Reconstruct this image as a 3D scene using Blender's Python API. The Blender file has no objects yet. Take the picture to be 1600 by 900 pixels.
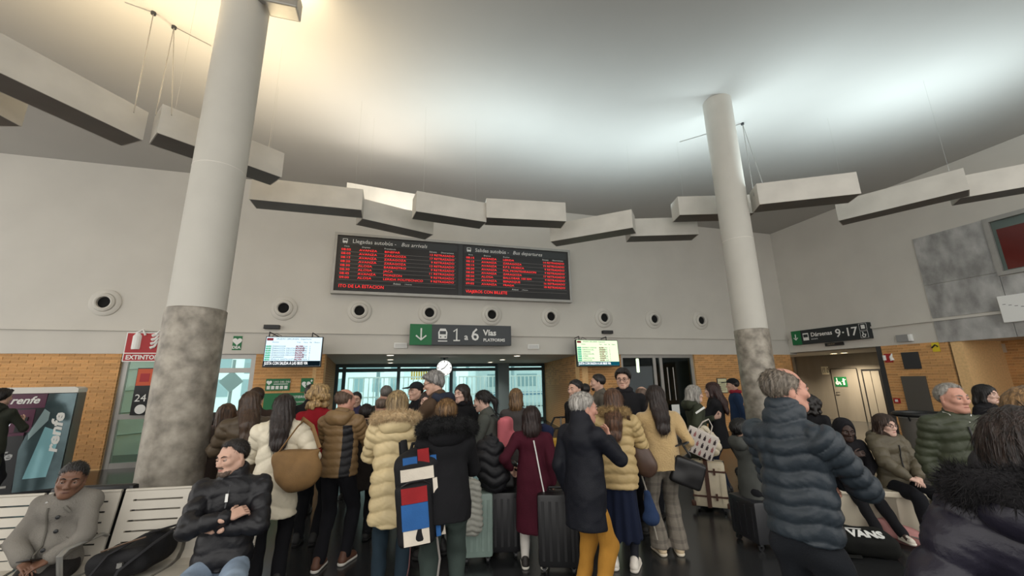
import bpy, bmesh, math, random
import numpy as np
from mathutils import Matrix, Vector

# ---------------------------------------------------------------- camera
FPX, YAW, PITCH, ROLL, EYE = 626.6, .2834, .2265, -.0171, 1.68
_F = np.array([math.sin(YAW)*math.cos(PITCH), math.cos(YAW)*math.cos(PITCH), math.sin(PITCH)])
_R = np.array([math.cos(YAW), -math.sin(YAW), 0.0]); _U = np.cross(_R, _F)
_c, _s = math.cos(ROLL), math.sin(ROLL)
CAMM = np.array([_c*_R+_s*_U, -_s*_R+_c*_U, _F])
CAM = np.array([0, 0, EYE])
C = bpy.context.scene.collection
sc = bpy.context.scene
cd = bpy.data.cameras.new('camera'); cam = bpy.data.objects.new('camera', cd); C.objects.link(cam)
cd.sensor_width = 36; cd.lens = FPX/1600*36; cd.clip_start = .05; cd.clip_end = 400
m4 = Matrix.Identity(4)
for i in range(3):
    m4[i][0] = CAMM[0][i]; m4[i][1] = CAMM[1][i]; m4[i][2] = -CAMM[2][i]
m4.translation = Vector(CAM); cam.matrix_world = m4
sc.camera = cam

# ---------------------------------------------------------------- world, exposure
w = bpy.data.worlds.new('overcast_sky'); sc.world = w; w.use_nodes = True
bg = w.node_tree.nodes['Background']; bg.inputs[0].default_value = (1, .972, .925, 1); bg.inputs[1].default_value = 1.3
vs = sc.view_settings
vs.view_transform = 'Standard'; vs.look = 'None'; vs.gamma = 1; vs.use_curve_mapping = False; vs.exposure = 0.7

def area(name, loc, size, power, color=(1, 1, 1), direction=(0, 0, 1), spread=180, sizey=None):
    l = bpy.data.lights.new(name, 'AREA'); l.energy = power; l.color = color; l.size = size
    if sizey: l.shape = 'RECTANGLE'; l.size_y = sizey
    l.spread = math.radians(spread)
    o = bpy.data.objects.new(name, l); C.objects.link(o); o.location = loc
    o.rotation_euler = Vector(direction).to_track_quat('-Z', 'Y').to_euler()
    return o

# ---------------------------------------------------------------- pixel helpers
def ray(u, v): return np.array([(u-800)/FPX, (450-v)/FPX, 1.0]) @ CAMM
def atz(u, v, z): d = ray(u, v); return CAM+d*((z-EYE)/d[2])
def aty(u, v, y): d = ray(u, v); return CAM+d*(y/d[1])
def atx(u, v, x): d = ray(u, v); return CAM+d*(x/d[0])
def atd(u, v, dz): return CAM+ray(u, v)*dz

# ---------------------------------------------------------------- materials
def lin(c):
    if isinstance(c, str):
        c = c.lstrip('#'); c = [int(c[i:i+2], 16)/255 for i in (0, 2, 4)]
    return tuple((x/12.92 if x <= .04045 else ((x+.055)/1.055)**2.4) for x in c)
MATS = {}
def mat(key, color, rough=.6, metal=0, var=.0, vscale=8, bump=0, bscale=60, stretch=None, spec=.5, sheen=0, emit=0, c2=None, detail=3):
    if key in MATS: return MATS[key]
    m = bpy.data.materials.new(key); m.use_nodes = True; MATS[key] = m
    nt = m.node_tree; N = nt.nodes; L = nt.links; b = N['Principled BSDF']
    col = lin(color)
    b.inputs['Base Color'].default_value = (*col, 1); b.inputs['Roughness'].default_value = rough
    b.inputs['Metallic'].default_value = metal; b.inputs['Specular IOR Level'].default_value = spec
    if sheen: b.inputs['Sheen Weight'].default_value = sheen
    if emit:
        b.inputs['Emission Color'].default_value = (*col, 1); b.inputs['Emission Strength'].default_value = emit
    if var or bump or c2:
        tc = N.new('ShaderNodeTexCoord'); mp = N.new('ShaderNodeMapping'); L.new(tc.outputs['Object'], mp.inputs[0])
        if stretch: mp.inputs['Scale'].default_value = stretch
    if var or c2:
        nz = N.new('ShaderNodeTexNoise'); nz.inputs['Scale'].default_value = vscale; nz.inputs['Detail'].default_value = detail
        L.new(mp.outputs[0], nz.inputs['Vector'])
        rp = N.new('ShaderNodeValToRGB'); L.new(nz.outputs[0], rp.inputs[0])
        a = tuple(max(0, x*(1-var)) for x in col); d = lin(c2) if c2 else tuple(min(1, x*(1+var)) for x in col)
        rp.color_ramp.elements[0].position = .32; rp.color_ramp.elements[1].position = .68
        rp.color_ramp.elements[0].color = (*a, 1); rp.color_ramp.elements[1].color = (*d, 1)
        L.new(rp.outputs[0], b.inputs['Base Color'])
    if bump:
        n2 = N.new('ShaderNodeTexNoise'); n2.inputs['Scale'].default_value = bscale; n2.inputs['Detail'].default_value = 4
        L.new(mp.outputs[0], n2.inputs['Vector'])
        bp = N.new('ShaderNodeBump'); bp.inputs['Strength'].default_value = bump; bp.inputs['Distance'].default_value = .01
        L.new(n2.outputs[0], bp.inputs['Height']); L.new(bp.outputs[0], b.inputs['Normal'])
    return m
def emi(key, color, s):
    if key in MATS: return MATS[key]
    m = bpy.data.materials.new(key); m.use_nodes = True; MATS[key] = m
    nt = m.node_tree; nt.nodes.clear()
    e = nt.nodes.new('ShaderNodeEmission'); o = nt.nodes.new('ShaderNodeOutputMaterial')
    e.inputs[0].default_value = (*lin(color), 1); e.inputs[1].default_value = s; nt.links.new(e.outputs[0], o.inputs[0])
    return m
def glass(key, tint, gl=.1):
    if key in MATS: return MATS[key]
    m = bpy.data.materials.new(key); m.use_nodes = True; MATS[key] = m
    nt = m.node_tree; nt.nodes.clear(); N = nt.nodes; L = nt.links
    t = N.new('ShaderNodeBsdfTransparent'); t.inputs[0].default_value = (*lin(tint), 1)
    g = N.new('ShaderNodeBsdfGlossy'); g.inputs['Roughness'].default_value = .03
    fr = N.new('ShaderNodeFresnel'); fr.inputs[0].default_value = 1.35
    mx = N.new('ShaderNodeMixShader'); o = N.new('ShaderNodeOutputMaterial')
    L.new(fr.outputs[0], mx.inputs[0]); L.new(t.outputs[0], mx.inputs[1]); L.new(g.outputs[0], mx.inputs[2]); L.new(mx.outputs[0], o.inputs[0])
    return m
def cloth(color, rough=.85, var=.12, bump=.25, bscale=140, sheen=.0, spec=.25, vscale=5):
    return mat('cloth_%s_%g_%g' % (color, rough, bump), color, rough, 0, var, vscale, bump, bscale, spec=spec, sheen=sheen)
def puff(color, rough=.55): return cloth(color, rough, .1, .25, 45, 0, .35)

# ---------------------------------------------------------------- object helpers
def tag(o, label, cat, group=None, kind=None):
    if label: o['label'] = label
    if cat: o['category'] = cat
    if group: o['group'] = group
    if kind: o['kind'] = kind
    return o
def link(name, me, m=None, parent=None, loc=None, rot=None):
    o = bpy.data.objects.new(name, me); C.objects.link(o)
    if m is not None and me is not None and not me.materials: me.materials.append(m)
    if parent: o.parent = parent
    if loc is not None: o.location = Vector(loc)
    if rot is not None: o.rotation_euler = rot
    return o
def empty(name, loc=(0, 0, 0), rz=0):
    o = bpy.data.objects.new(name, None); C.objects.link(o); o.empty_display_size = .1
    o.location = Vector(loc); o.rotation_euler = (0, 0, rz); return o
def structure(o): o['kind'] = 'structure'; return o

class MB:
    """collects simple shapes into one mesh"""
    def __init__(s): s.v = []; s.f = []; s.smooth = False
    def add(s, vs, fs):
        n = len(s.v); s.v += [tuple(map(float, p)) for p in vs]; s.f += [tuple(i+n for i in f) for f in fs]; return s
    def box(s, x0, y0, z0, x1, y1, z1, b=0):
        if b <= 0:
            vs = [(x, y, z) for z in (z0, z1) for y in (y0, y1) for x in (x0, x1)]
            return s.add(vs, [(0, 2, 3, 1), (4, 5, 7, 6), (0, 1, 5, 4), (2, 6, 7, 3), (0, 4, 6, 2), (1, 3, 7, 5)])
        bm = bmesh.new(); bmesh.ops.create_cube(bm, size=1)
        for v in bm.verts: v.co = Vector((x0+(v.co.x+.5)*(x1-x0), y0+(v.co.y+.5)*(y1-y0), z0+(v.co.z+.5)*(z1-z0)))
        bmesh.ops.bevel(bm, geom=bm.edges[:], offset=b, segments=2, profile=.6, affect='EDGES')
        bm.verts.index_update()
        s.add([v.co for v in bm.verts], [[v.index for v in f.verts] for f in bm.faces]); bm.free(); return s
    def prism(s, pts, lo, hi, axis='y'):
        """polygon pts (2d) extruded along axis from lo to hi; 2d = the other two axes in xyz order"""
        n = len(pts)
        def mk(p, t): return {'x': (t, p[0], p[1]), 'y': (p[0], t, p[1]), 'z': (p[0], p[1], t)}[axis]
        vs = [mk(p, lo) for p in pts]+[mk(p, hi) for p in pts]
        fs = [tuple(range(n))[::-1], tuple(range(n, 2*n))]+[(i, (i+1) % n, n+(i+1) % n, n+i) for i in range(n)]
        return s.add(vs, fs)
    def tube(s, path, r, n=8, closed=False, flat=1, up=None, caps=True):
        P = [Vector(p) for p in path]; m = len(P); rr = r if hasattr(r, '__len__') else [r]*m
        vs = []; prev = None
        for i, p in enumerate(P):
            a = P[(i-1) % m] if (closed or i > 0) else P[0]; b = P[(i+1) % m] if (closed or i < m-1) else P[-1]
            t = (b-a).normalized()
            u = Vector(up) if up is not None else (prev if prev is not None else (Vector((0, 0, 1)) if abs(t.z) < .9 else Vector((1, 0, 0))))
            u = (u-t*u.dot(t)).normalized() if (u-t*u.dot(t)).length > 1e-5 else t.orthogonal().normalized()
            prev = u; q = t.cross(u)
            for k in range(n):
                an = 2*math.pi*k/n; vs.append(p+(u*math.sin(an)*rr[i]*flat+q*math.cos(an)*rr[i]))
        fs = [];
        for i in range(m if closed else m-1):
            for k in range(n):
                a = i*n+k; b = i*n+(k+1) % n; c = ((i+1) % m)*n+(k+1) % n; d = ((i+1) % m)*n+k; fs.append((a, b, c, d))
        if not closed and caps: fs += [tuple(range(n))[::-1], tuple(range((m-1)*n, m*n))]
        return s.add(vs, fs)
    def lathe(s, prof, n=32, c=(0, 0, 0), axis='z', a0=0, a1=2*math.pi):
        """profile [(r, h)] round axis through c"""
        m = len(prof); full = abs(a1-a0-2*math.pi) < 1e-6; k = n if full else n+1
        vs = []
        for j in range(k):
            an = a0+(a1-a0)*j/n; ca, sa = math.cos(an), math.sin(an)
            for r, h in prof:
                q = {'z': (r*ca, r*sa, h), 'y': (r*ca, h, -r*sa), 'x': (h, r*ca, r*sa)}[axis]
                vs.append((c[0]+q[0], c[1]+q[1], c[2]+q[2]))
        fs = []
        for j in range(n):
            a = j*m; b = ((j+1) % k)*m
            for i in range(m-1): fs.append((a+i, b+i, b+i+1, a+i+1))
        return s.add(vs, fs)
    def mesh(s, name='mesh', smooth=None, recalc=False):
        me = bpy.data.meshes.new(name); me.from_pydata(s.v, [], s.f)
        if recalc:
            bm = bmesh.new(); bm.from_mesh(me); bmesh.ops.remove_doubles(bm, verts=bm.verts, dist=1e-6)
            bmesh.ops.recalc_face_normals(bm, faces=bm.faces); bm.to_mesh(me); bm.free()
        if s.smooth if smooth is None else smooth:
            me.polygons.foreach_set('use_smooth', [True]*len(me.polygons))
            try: me.set_sharp_from_angle(angle=math.radians(40))
            except Exception: pass
        me.update(); return me
    def build(s, name, m, parent=None, loc=None, rot=None, smooth=None, recalc=False):
        return link(name, s.mesh(name, smooth, recalc), m, parent, loc, rot)
def boxo(name, x0, y0, z0, x1, y1, z1, m, parent=None, b=0):
    return MB().box(min(x0, x1), min(y0, y1), min(z0, z1), max(x0, x1), max(y0, y1), max(z0, z1), b).build(name, m, parent)

def text(name, body, size, m, parent, mw, align='LEFT', extrude=.002, sx=1, shear=0, bold=0):
    cu = bpy.data.curves.new(name, 'FONT'); cu.body = body; cu.size = size; cu.align_x = align; cu.align_y = 'CENTER'
    cu.extrude = extrude; cu.resolution_u = 2; cu.shear = shear; cu.offset = bold
    o = bpy.data.objects.new(name+'_tmp', cu)
    C.objects.link(o)
    me = bpy.data.meshes.new_from_object(o); C.objects.unlink(o); bpy.data.objects.remove(o); bpy.data.curves.remove(cu)
    me.transform(mw @ Matrix.Diagonal((sx, 1, 1, 1)))
    return link(name, me, m, parent)
def wallm(x, y, z, yaw=0):
    """matrix putting text (xy plane) upright, reading along +x and facing -y; yaw turns it about z"""
    return Matrix.Translation((x, y, z)) @ Matrix.Rotation(yaw, 4, 'Z') @ Matrix.Rotation(math.pi/2, 4, 'X')

# ---------------------------------------------------------------- sculpting with a distance field
def nets(F, lo, h):
    ins = F < 0
    c = np.zeros(tuple(n-1 for n in F.shape), np.uint8)
    offs = [(i, j, k) for i in (0, 1) for j in (0, 1) for k in (0, 1)]
    nx, ny, nz = c.shape
    for i, j, k in offs: c += ins[i:i+nx, j:j+ny, k:k+nz]
    act = (c > 0) & (c < 8); idx = np.argwhere(act); n = len(idx)
    vid = np.full(c.shape, -1, np.int32); vid[act] = np.arange(n)
    V = np.stack([F[idx[:, 0]+i, idx[:, 1]+j, idx[:, 2]+k] for i, j, k in offs], 1); O = np.array(offs, float)
    acc = np.zeros((n, 3)); cnt = np.zeros(n)
    for a in range(8):
        for b in range(a+1, 8):
            if np.abs(O[a]-O[b]).sum() != 1: continue
            m = (V[:, a] < 0) != (V[:, b] < 0); t = V[m, a]/(V[m, a]-V[m, b])
            acc[m] += O[a]+(O[b]-O[a])*t[:, None]; cnt[m] += 1
    verts = lo+h*(idx+acc/cnt[:, None]); Q = []
    for ax in range(3):
        b1, b2 = (ax+1) % 3, (ax+2) % 3
        s0 = [slice(None)]*3; s1 = [slice(None)]*3; s0[ax] = slice(0, -1); s1[ax] = slice(1, None)
        A = ins[tuple(s0)]; D = A != ins[tuple(s1)]; e = np.argwhere(D)
        e = e[(e[:, b1] > 0) & (e[:, b2] > 0)]
        e = e[(e[:, b1] < F.shape[b1]-1) & (e[:, b2] < F.shape[b2]-1)]
        fl = A[e[:, 0], e[:, 1], e[:, 2]]; q = []
        for d1, d2 in ((-1, -1), (0, -1), (0, 0), (-1, 0)):
            g = e.copy(); g[:, b1] += d1; g[:, b2] += d2; q.append(vid[g[:, 0], g[:, 1], g[:, 2]])
        q = np.stack(q, 1); q[~fl] = q[~fl][:, ::-1]; Q.append(q)
    return verts, np.concatenate(Q)
def normals(v, q):
    n = np.cross(v[q[:, 2]]-v[q[:, 0]], v[q[:, 3]]-v[q[:, 1]]); N = np.zeros_like(v)
    for i in range(4): np.add.at(N, q[:, i], n)
    return N/(np.linalg.norm(N, axis=1, keepdims=True)+1e-12)
def relax(v, q, it=1, lam=.5):
    for _ in range(it):
        S = np.zeros_like(v); c = np.zeros(len(v))
        for i in range(4):
            for j in (1, 3): np.add.at(S, q[:, i], v[q[:, (i+j) % 4]]); np.add.at(c, q[:, i], 1)
        v = v+lam*(S/np.maximum(c, 1)[:, None]-v)
    return v
def qmesh(name, v, q, smooth=True):
    me = bpy.data.meshes.new(name); n = len(q)
    me.vertices.add(len(v)); me.vertices.foreach_set('co', np.asarray(v, np.float32).ravel())
    me.loops.add(4*n); me.loops.foreach_set('vertex_index', np.asarray(q, np.int32).ravel())
    me.polygons.add(n); me.polygons.foreach_set('loop_start', np.arange(0, 4*n, 4, dtype=np.int32))
    if smooth: me.polygons.foreach_set('use_smooth', np.ones(n, bool))
    me.update(calc_edges=True); return me
A_ = np.asarray
class Sculpt:
    def __init__(s): s.ops = []; s.lo = np.full(3, 1e9); s.hi = np.full(3, -1e9)
    def _b(s, lo, hi, grow=True):
        if grow: s.lo = np.minimum(s.lo, lo); s.hi = np.maximum(s.hi, hi)
    def cone(s, a, b, ra, rb=None, k=.03, flat=None, sub=False):
        a, b = A_(a, float), A_(b, float); rb = ra if rb is None else rb; r = max(ra, rb)
        lo, hi = np.minimum(a, b)-r, np.maximum(a, b)+r; s._b(lo, hi, not sub)
        def fn(X, Y, Z):
            ba = b-a; L = max(ba@ba, 1e-9)
            px, py, pz = X-a[0], Y-a[1], Z-a[2]
            t = np.clip((px*ba[0]+py*ba[1]+pz*ba[2])/L, 0, 1)
            px, py, pz = px-t*ba[0], py-t*ba[1], pz-t*ba[2]
            if flat is not None:
                n, fs = flat; dn = (px*n[0]+py*n[1]+pz*n[2])*(1/fs-1)
                px, py, pz = px+n[0]*dn, py+n[1]*dn, pz+n[2]*dn
            d = np.sqrt(px*px+py*py+pz*pz)-(ra+(rb-ra)*t)
            return d*(flat[1]**.5 if flat is not None else 1)
        s.ops.append(('sub' if sub else 'add', fn, lo, hi, k)); return s
    def ell(s, c, r, R=None, k=.03, sub=False):
        c, r = A_(c, float), A_(r, float)*np.ones(3); m = r.max() if R is not None else r
        lo, hi = c-m, c+m; s._b(lo, hi, not sub)
        def fn(X, Y, Z):
            p = [X-c[0], Y-c[1], Z-c[2]]
            if R is not None: p = [R[0][i]*p[0]+R[1][i]*p[1]+R[2][i]*p[2] for i in range(3)]
            q = np.sqrt((p[0]/r[0])**2+(p[1]/r[1])**2+(p[2]/r[2])**2)
            return (q-1)*r.min()
        s.ops.append(('sub' if sub else 'add', fn, lo, hi, k)); return s
    def box(s, c, hs, rd=.01, R=None, k=.02, sub=False):
        c, hs = A_(c, float), A_(hs, float); m = np.linalg.norm(hs) if R is not None else hs
        lo, hi = c-m, c+m; s._b(lo, hi, not sub)
        def fn(X, Y, Z):
            p = [X-c[0], Y-c[1], Z-c[2]]
            if R is not None: p = [R[0][i]*p[0]+R[1][i]*p[1]+R[2][i]*p[2] for i in range(3)]
            q = [np.abs(p[i])-(hs[i]-rd) for i in range(3)]
            o = np.sqrt(sum(np.maximum(x, 0)**2 for x in q))
            return o+np.minimum(np.maximum(np.maximum(q[0], q[1]), q[2]), 0)-rd
        s.ops.append(('sub' if sub else 'add', fn, lo, hi, k)); return s
    def clip(s, o, n):
        o, n = A_(o, float), A_(n, float); n = n/np.linalg.norm(n)
        s.ops.append(('clip', lambda X, Y, Z: (X-o[0])*n[0]+(Y-o[1])*n[1]+(Z-o[2])*n[2], None, None, 0)); return s
    def run(s, h, sm=1):
        lo = s.lo-4*h-.02; n = np.ceil((s.hi+.02-lo)/h).astype(int)+5
        F = np.full(n, .3, np.float32); ax = [(lo[i]+h*np.arange(n[i])).astype(np.float32) for i in range(3)]
        for op, fn, a, b, k in s.ops:
            if op == 'clip':
                F = np.maximum(F, fn(ax[0][:, None, None], ax[1][None, :, None], ax[2][None, None, :])); continue
            i0 = np.maximum(np.floor((a-k-3*h-lo)/h).astype(int), 0); i1 = np.minimum(np.ceil((b+k+3*h-lo)/h).astype(int)+1, n)
            if (i1 <= i0).any(): continue
            sl = tuple(slice(i0[j], i1[j]) for j in range(3))
            d = fn(ax[0][sl[0]][:, None, None], ax[1][sl[1]][None, :, None], ax[2][sl[2]][None, None, :])
            G = F[sl]
            if op == 'add':
                if k > 0: hh = np.maximum(k-np.abs(G-d), 0)/k; F[sl] = np.minimum(G, d)-hh*hh*k/4
                else: F[sl] = np.minimum(G, d)
            else:
                d = -d
                if k > 0: hh = np.maximum(k-np.abs(G-d), 0)/k; F[sl] = np.maximum(G, d)+hh*hh*k/4
                else: F[sl] = np.maximum(G, d)
        v, q = nets(F, lo, h)
        if sm: v = relax(v, q, sm)
        return v, q
def unit(v): v = A_(v, float); return v/(np.linalg.norm(v)+1e-12)
def rX(a): c, s = math.cos(a), math.sin(a); return np.array([[1, 0, 0], [0, c, -s], [0, s, c]])
def rY(a): c, s = math.cos(a), math.sin(a); return np.array([[c, 0, s], [0, 1, 0], [-s, 0, c]])
def rZ(a): c, s = math.cos(a), math.sin(a); return np.array([[c, -s, 0], [s, c, 0], [0, 0, 1]])
D2R = math.pi/180
rng = np.random.default_rng(7)
def wobble(v, n, amp, freq, seed=0):
    """soft folds: a few sine waves along random directions"""
    r = np.random.default_rng(seed); d = np.zeros(len(v))
    for i in range(5):
        k = r.normal(size=3); k[2] *= .6; k = k/np.linalg.norm(k)*freq*(.6+.9*r.random()); d += np.sin(v@k+r.random()*6.28+1.2*np.sin(v@r.normal(size=3)*freq*.35))
    return v+n*(d*amp/2.4)[:, None]
def fur_mesh(v, q, n, length, width, seed=0, droop=.25):
    """short pointed hairs standing on a surface"""
    r = np.random.default_rng(seed); N = normals(v, q)
    ar = np.linalg.norm(np.cross(v[q[:, 2]]-v[q[:, 0]], v[q[:, 3]]-v[q[:, 1]]), axis=1); f = r.choice(len(q), n, p=ar/ar.sum())
    wts = r.dirichlet(np.ones(4), n); p = (v[q[f]]*wts[:, :, None]).sum(1); nn = N[q[f, 0]]
    d = nn+r.normal(size=(n, 3))*.45; d[:, 2] -= droop; d /= np.linalg.norm(d, axis=1, keepdims=True)
    sd = np.cross(d, r.normal(size=(n, 3))); sd /= np.linalg.norm(sd, axis=1, keepdims=True)
    L = length*(.5+.8*r.random(n))[:, None]
    a = p-sd*width; b = p+sd*width; c = p+d*L
    V = np.concatenate([a, b, c]); T = np.stack([np.arange(n), np.arange(n)+n, np.arange(n)+2*n], 1)
    return V, T
# ---------------------------------------------------------------- the hall: floor, ceiling, walls
ZC, ZS, YB, XR = 6.88, 2.40, 11.0, 13.35
M_white = mat('white_plaster', '#c8c4bb', .8, 0, .03, 1.2, .08, 90)
M_ceil = mat('ceiling_plaster', '#b4b1ab', .85, 0, .02, .8, .05, 60)
M_floor = mat('dark_floor', '#2a2b2c', .22, 0, .12, 1.5, .03, 30, spec=.5)
M_mortar = mat('mortar', '#e0b983', .9, 0, .08, 20, .2, 120)
M_steel = mat('brushed_steel', '#8b8a86', .38, .85, .12, 6, .05, 120, stretch=(1, 1, .15))
M_alu = mat('aluminium_frame', '#a3a19c', .45, .55, .05, 5)
M_dark = mat('black_plastic', '#111214', .45)
M_darkgrey = mat('dark_grey_metal', '#3a3c3e', .5, .3)
M_teal = mat('teal_grey_frame', '#4d6166', .5, .3)
M_sw = mat('sign_white', '#e6e6e2', .6)
M_sg = mat('sign_green', '#0b6b3a', .55)
M_sd = mat('sign_dark', '#3b3f42', .55)
M_sr = mat('sign_red', '#a51d22', .55)
M_col = mat('column_paint', '#bab7ae', .7, 0, .04, 2, .05, 50)

structure(boxo('floor', -14, -7, -.2, 18, 17.1, 0, M_floor))
structure(boxo('ceiling', -12, -.6, ZC, XR+.4, YB+.4, ZC+.3, M_ceil))
wb = structure(boxo('wall_back', -14, YB, ZS, XR+.3, YB+.35, ZC, M_white))
# right wall, upper part
wr = structure(boxo('wall_right', XR, -7, 2.46, XR+.3, YB, ZC, M_white))
# ledge that carries the cables round the hall
structure(boxo('trim_1', -14, YB-.05, 2.90, XR, YB+.01, 2.94, M_white))
structure(boxo('trim_2', XR-.06, -7, 2.98, XR+.01, YB-.05, 3.04, M_white))

# ---------------------------------------------------------------- bricks
def brickmat():
    m = mat('brick', '#c8965f', .85, 0, .1, 30, .3, 150)
    nt = m.node_tree; N = nt.nodes; L = nt.links
    oi = N.new('ShaderNodeObjectInfo'); hs = N.new('ShaderNodeHueSaturation'); mr = N.new('ShaderNodeMapRange')
    mr.inputs[3].default_value = .80; mr.inputs[4].default_value = 1.16
    L.new(oi.outputs['Random'], mr.inputs[0]); L.new(mr.outputs[0], hs.inputs['Value'])
    src = N['Principled BSDF'].inputs['Base Color'].links[0].from_socket
    L.new(src, hs.inputs['Color']); L.new(hs.outputs[0], N['Principled BSDF'].inputs['Base Color'])
    return m
M_brick = brickmat()
BW_, BH_, BJ = .25, .058, .012
def brick_meshes():
    a = MB().box(0, -.004, 0, BW_, .03, BH_); b = MB().box(0, -.004, 0, (BW_-BJ)/2, .03, BH_)
    return a.mesh('brick'), b.mesh('brick_half')
ME_b, ME_h = brick_meshes()
for me in (ME_b, ME_h): me.materials.append(M_brick)
def brick_wall(name, p0, p1, z0, z1, th=.3, zsplit=1.0, maxn=300, stuff_all=False, vis=None):
    """brick face from p0 to p1 (plan), seen from the side to the right of p0->p1 (local -y)"""
    p0, p1 = A_(p0, float), A_(p1, float); Lg = np.hypot(*(p1-p0)); an = math.atan2(p1[1]-p0[1], p1[0]-p0[0])
    root = MB().box(0, .006, z0, Lg, th, z1).build(name, M_mortar, None, (p0[0], p0[1], 0), (0, 0, an)); structure(root)
    n = 0; st = MB(); row = 0; z = z1-BH_-.002
    while z > z0:
        off = 0 if row % 2 else -(BW_+BJ)/2; x = off
        while x < Lg-.02:
            a, b = max(x, 0), min(x+BW_, Lg)
            if b-a > .03:
                inv = vis is None or vis[0] <= (a+b)/2 <= vis[1]
                if inv and not stuff_all and n < maxn and z > zsplit and (b-a > BW_-.005 or abs(b-a-(BW_-BJ)/2) < .004):
                    o = link('brick', ME_b if b-a > .2 else ME_h, None, root, (a, 0, z)); n += 1
                elif inv and not stuff_all and n < maxn and z > zsplit:
                    o = MB().box(0, -.004, 0, b-a, .03, BH_).build('brick', M_brick, root, (a, 0, z)); n += 1
                else: st.box(a, -.004, z, b, .03, z+BH_)
            x += BW_+BJ
        z -= BH_+BJ; row += 1
    if st.v:
        o = st.build('brickwork', M_brick, root); o['kind'] = 'stuff'
    return root
YG = 17.0      # glass front of the deep recess, whose side walls splay
XG0, XG1 = -2.18, 6.38
brick_wall('wall_back_left', (-12, YB+.02), (-5.81, YB+.02), 0, ZS, zsplit=.25, vis=(3.55, 7))
brick_wall('wall_pier', (-3.19, YB+.02), (-1.68, YB+.02), 0, ZS, zsplit=1.0)
brick_wall('wall_recess_left', (-1.68, YB+.03), (XG0, YG), 0, ZS, th=.25, stuff_all=True)
brick_wall('wall_recess_right', (XG1, YG), (5.24, YB+.03), 0, ZS, th=.25, zsplit=.9, maxn=300)
brick_wall('wall_back_screen', (5.24, YB+.02), (6.63, YB+.02), 0, ZS, zsplit=.8)
brick_wall('wall_back_right', (9.31, YB+.02), (XR, YB+.02), 0, 2.46, zsplit=.9)
brick_wall('wall_right_brick', (XR, 8.2), (XR, 6.72), 0, 2.46, th=.25, zsplit=.3)
brick_wall('wall_right_return', (14.9, 6.705), (XR, 6.705), 0, 2.46, th=.25, stuff_all=True)
brick_wall('wall_right_niche', (14.9, 6.72), (14.9, 1.0), 0, 2.46, th=.25, zsplit=.5, vis=(0, 2.6))
# soffits
structure(MB().prism([(-1.90, YB+.02), (5.48, YB+.02), (XG1+.24, YG+.3), (XG0-.24, YG+.3)], ZS+.001, ZS+.2, 'z').build('ceiling_recess', M_white))
structure(boxo('ceiling_lift_lobby', XR+.02, -2, 2.46, 17.2, 16.3, 2.7, M_white))
structure(boxo('floor_outer', -14, 17.1, -.2, 18, 30, -.01, mat('platform_paving', '#a9adad', .7, 0, .1, 2)))

# ---------------------------------------------------------------- round concrete columns with steel sleeves
M_sleeve = mat('worn_zinc_sleeve', '#7d766b', .5, .25, .25, 8, .12, 20, c2='#a49d90', detail=10)
def column(x, y, label, r=.262):
    e = empty('column', (x, y, 0)); tag(e, label, 'column')
    MB().lathe([(0, 2.40), (r-.012, 2.40), (r-.012, ZC), (0, ZC)], 48).build('shaft', M_col, e, smooth=True)
    MB().lathe([(0, 0), (r, 0), (r, 2.44), (r-.012, 2.45), (r-.014, 2.45)], 48).build('steel_sleeve', M_sleeve, e, smooth=True)
    MB().lathe([(r-.013, 4.02), (r-.010, 4.025), (r-.010, 4.032), (r-.013, 4.037)], 48).build('joint_ring', M_white, e, smooth=True)
    return e
colL = column(-2.0, 4.86, 'white round column with steel sleeve standing behind the slatted bench')
colR = column(5.78, 5.40, 'white round column with grey sleeve behind the man in dark blue padded jacket')
# floodlight at the head of the near column
fl = empty('floodlight', (-1.62, 4.70, 6.2)); tag(fl, 'grey floodlight box fixed to the column behind the bench', 'floodlight')
MB().box(-.10, -.12, .0, .26, .12, .26, .02).build('housing', M_alu, fl)
MB().box(-.20, -.03, .08, -.08, .03, .14).build('bracket', M_alu, fl)
MB().box(-.07, -.09, .255, .23, .09, .268).build('lens', emi('warm_lens', '#ffe2b0', 3), fl)
area('flood_lamp', (-1.55, 4.70, 6.49), .25, 12, (1, .80, .50), (-.25, .45, .8), 150)

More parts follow.
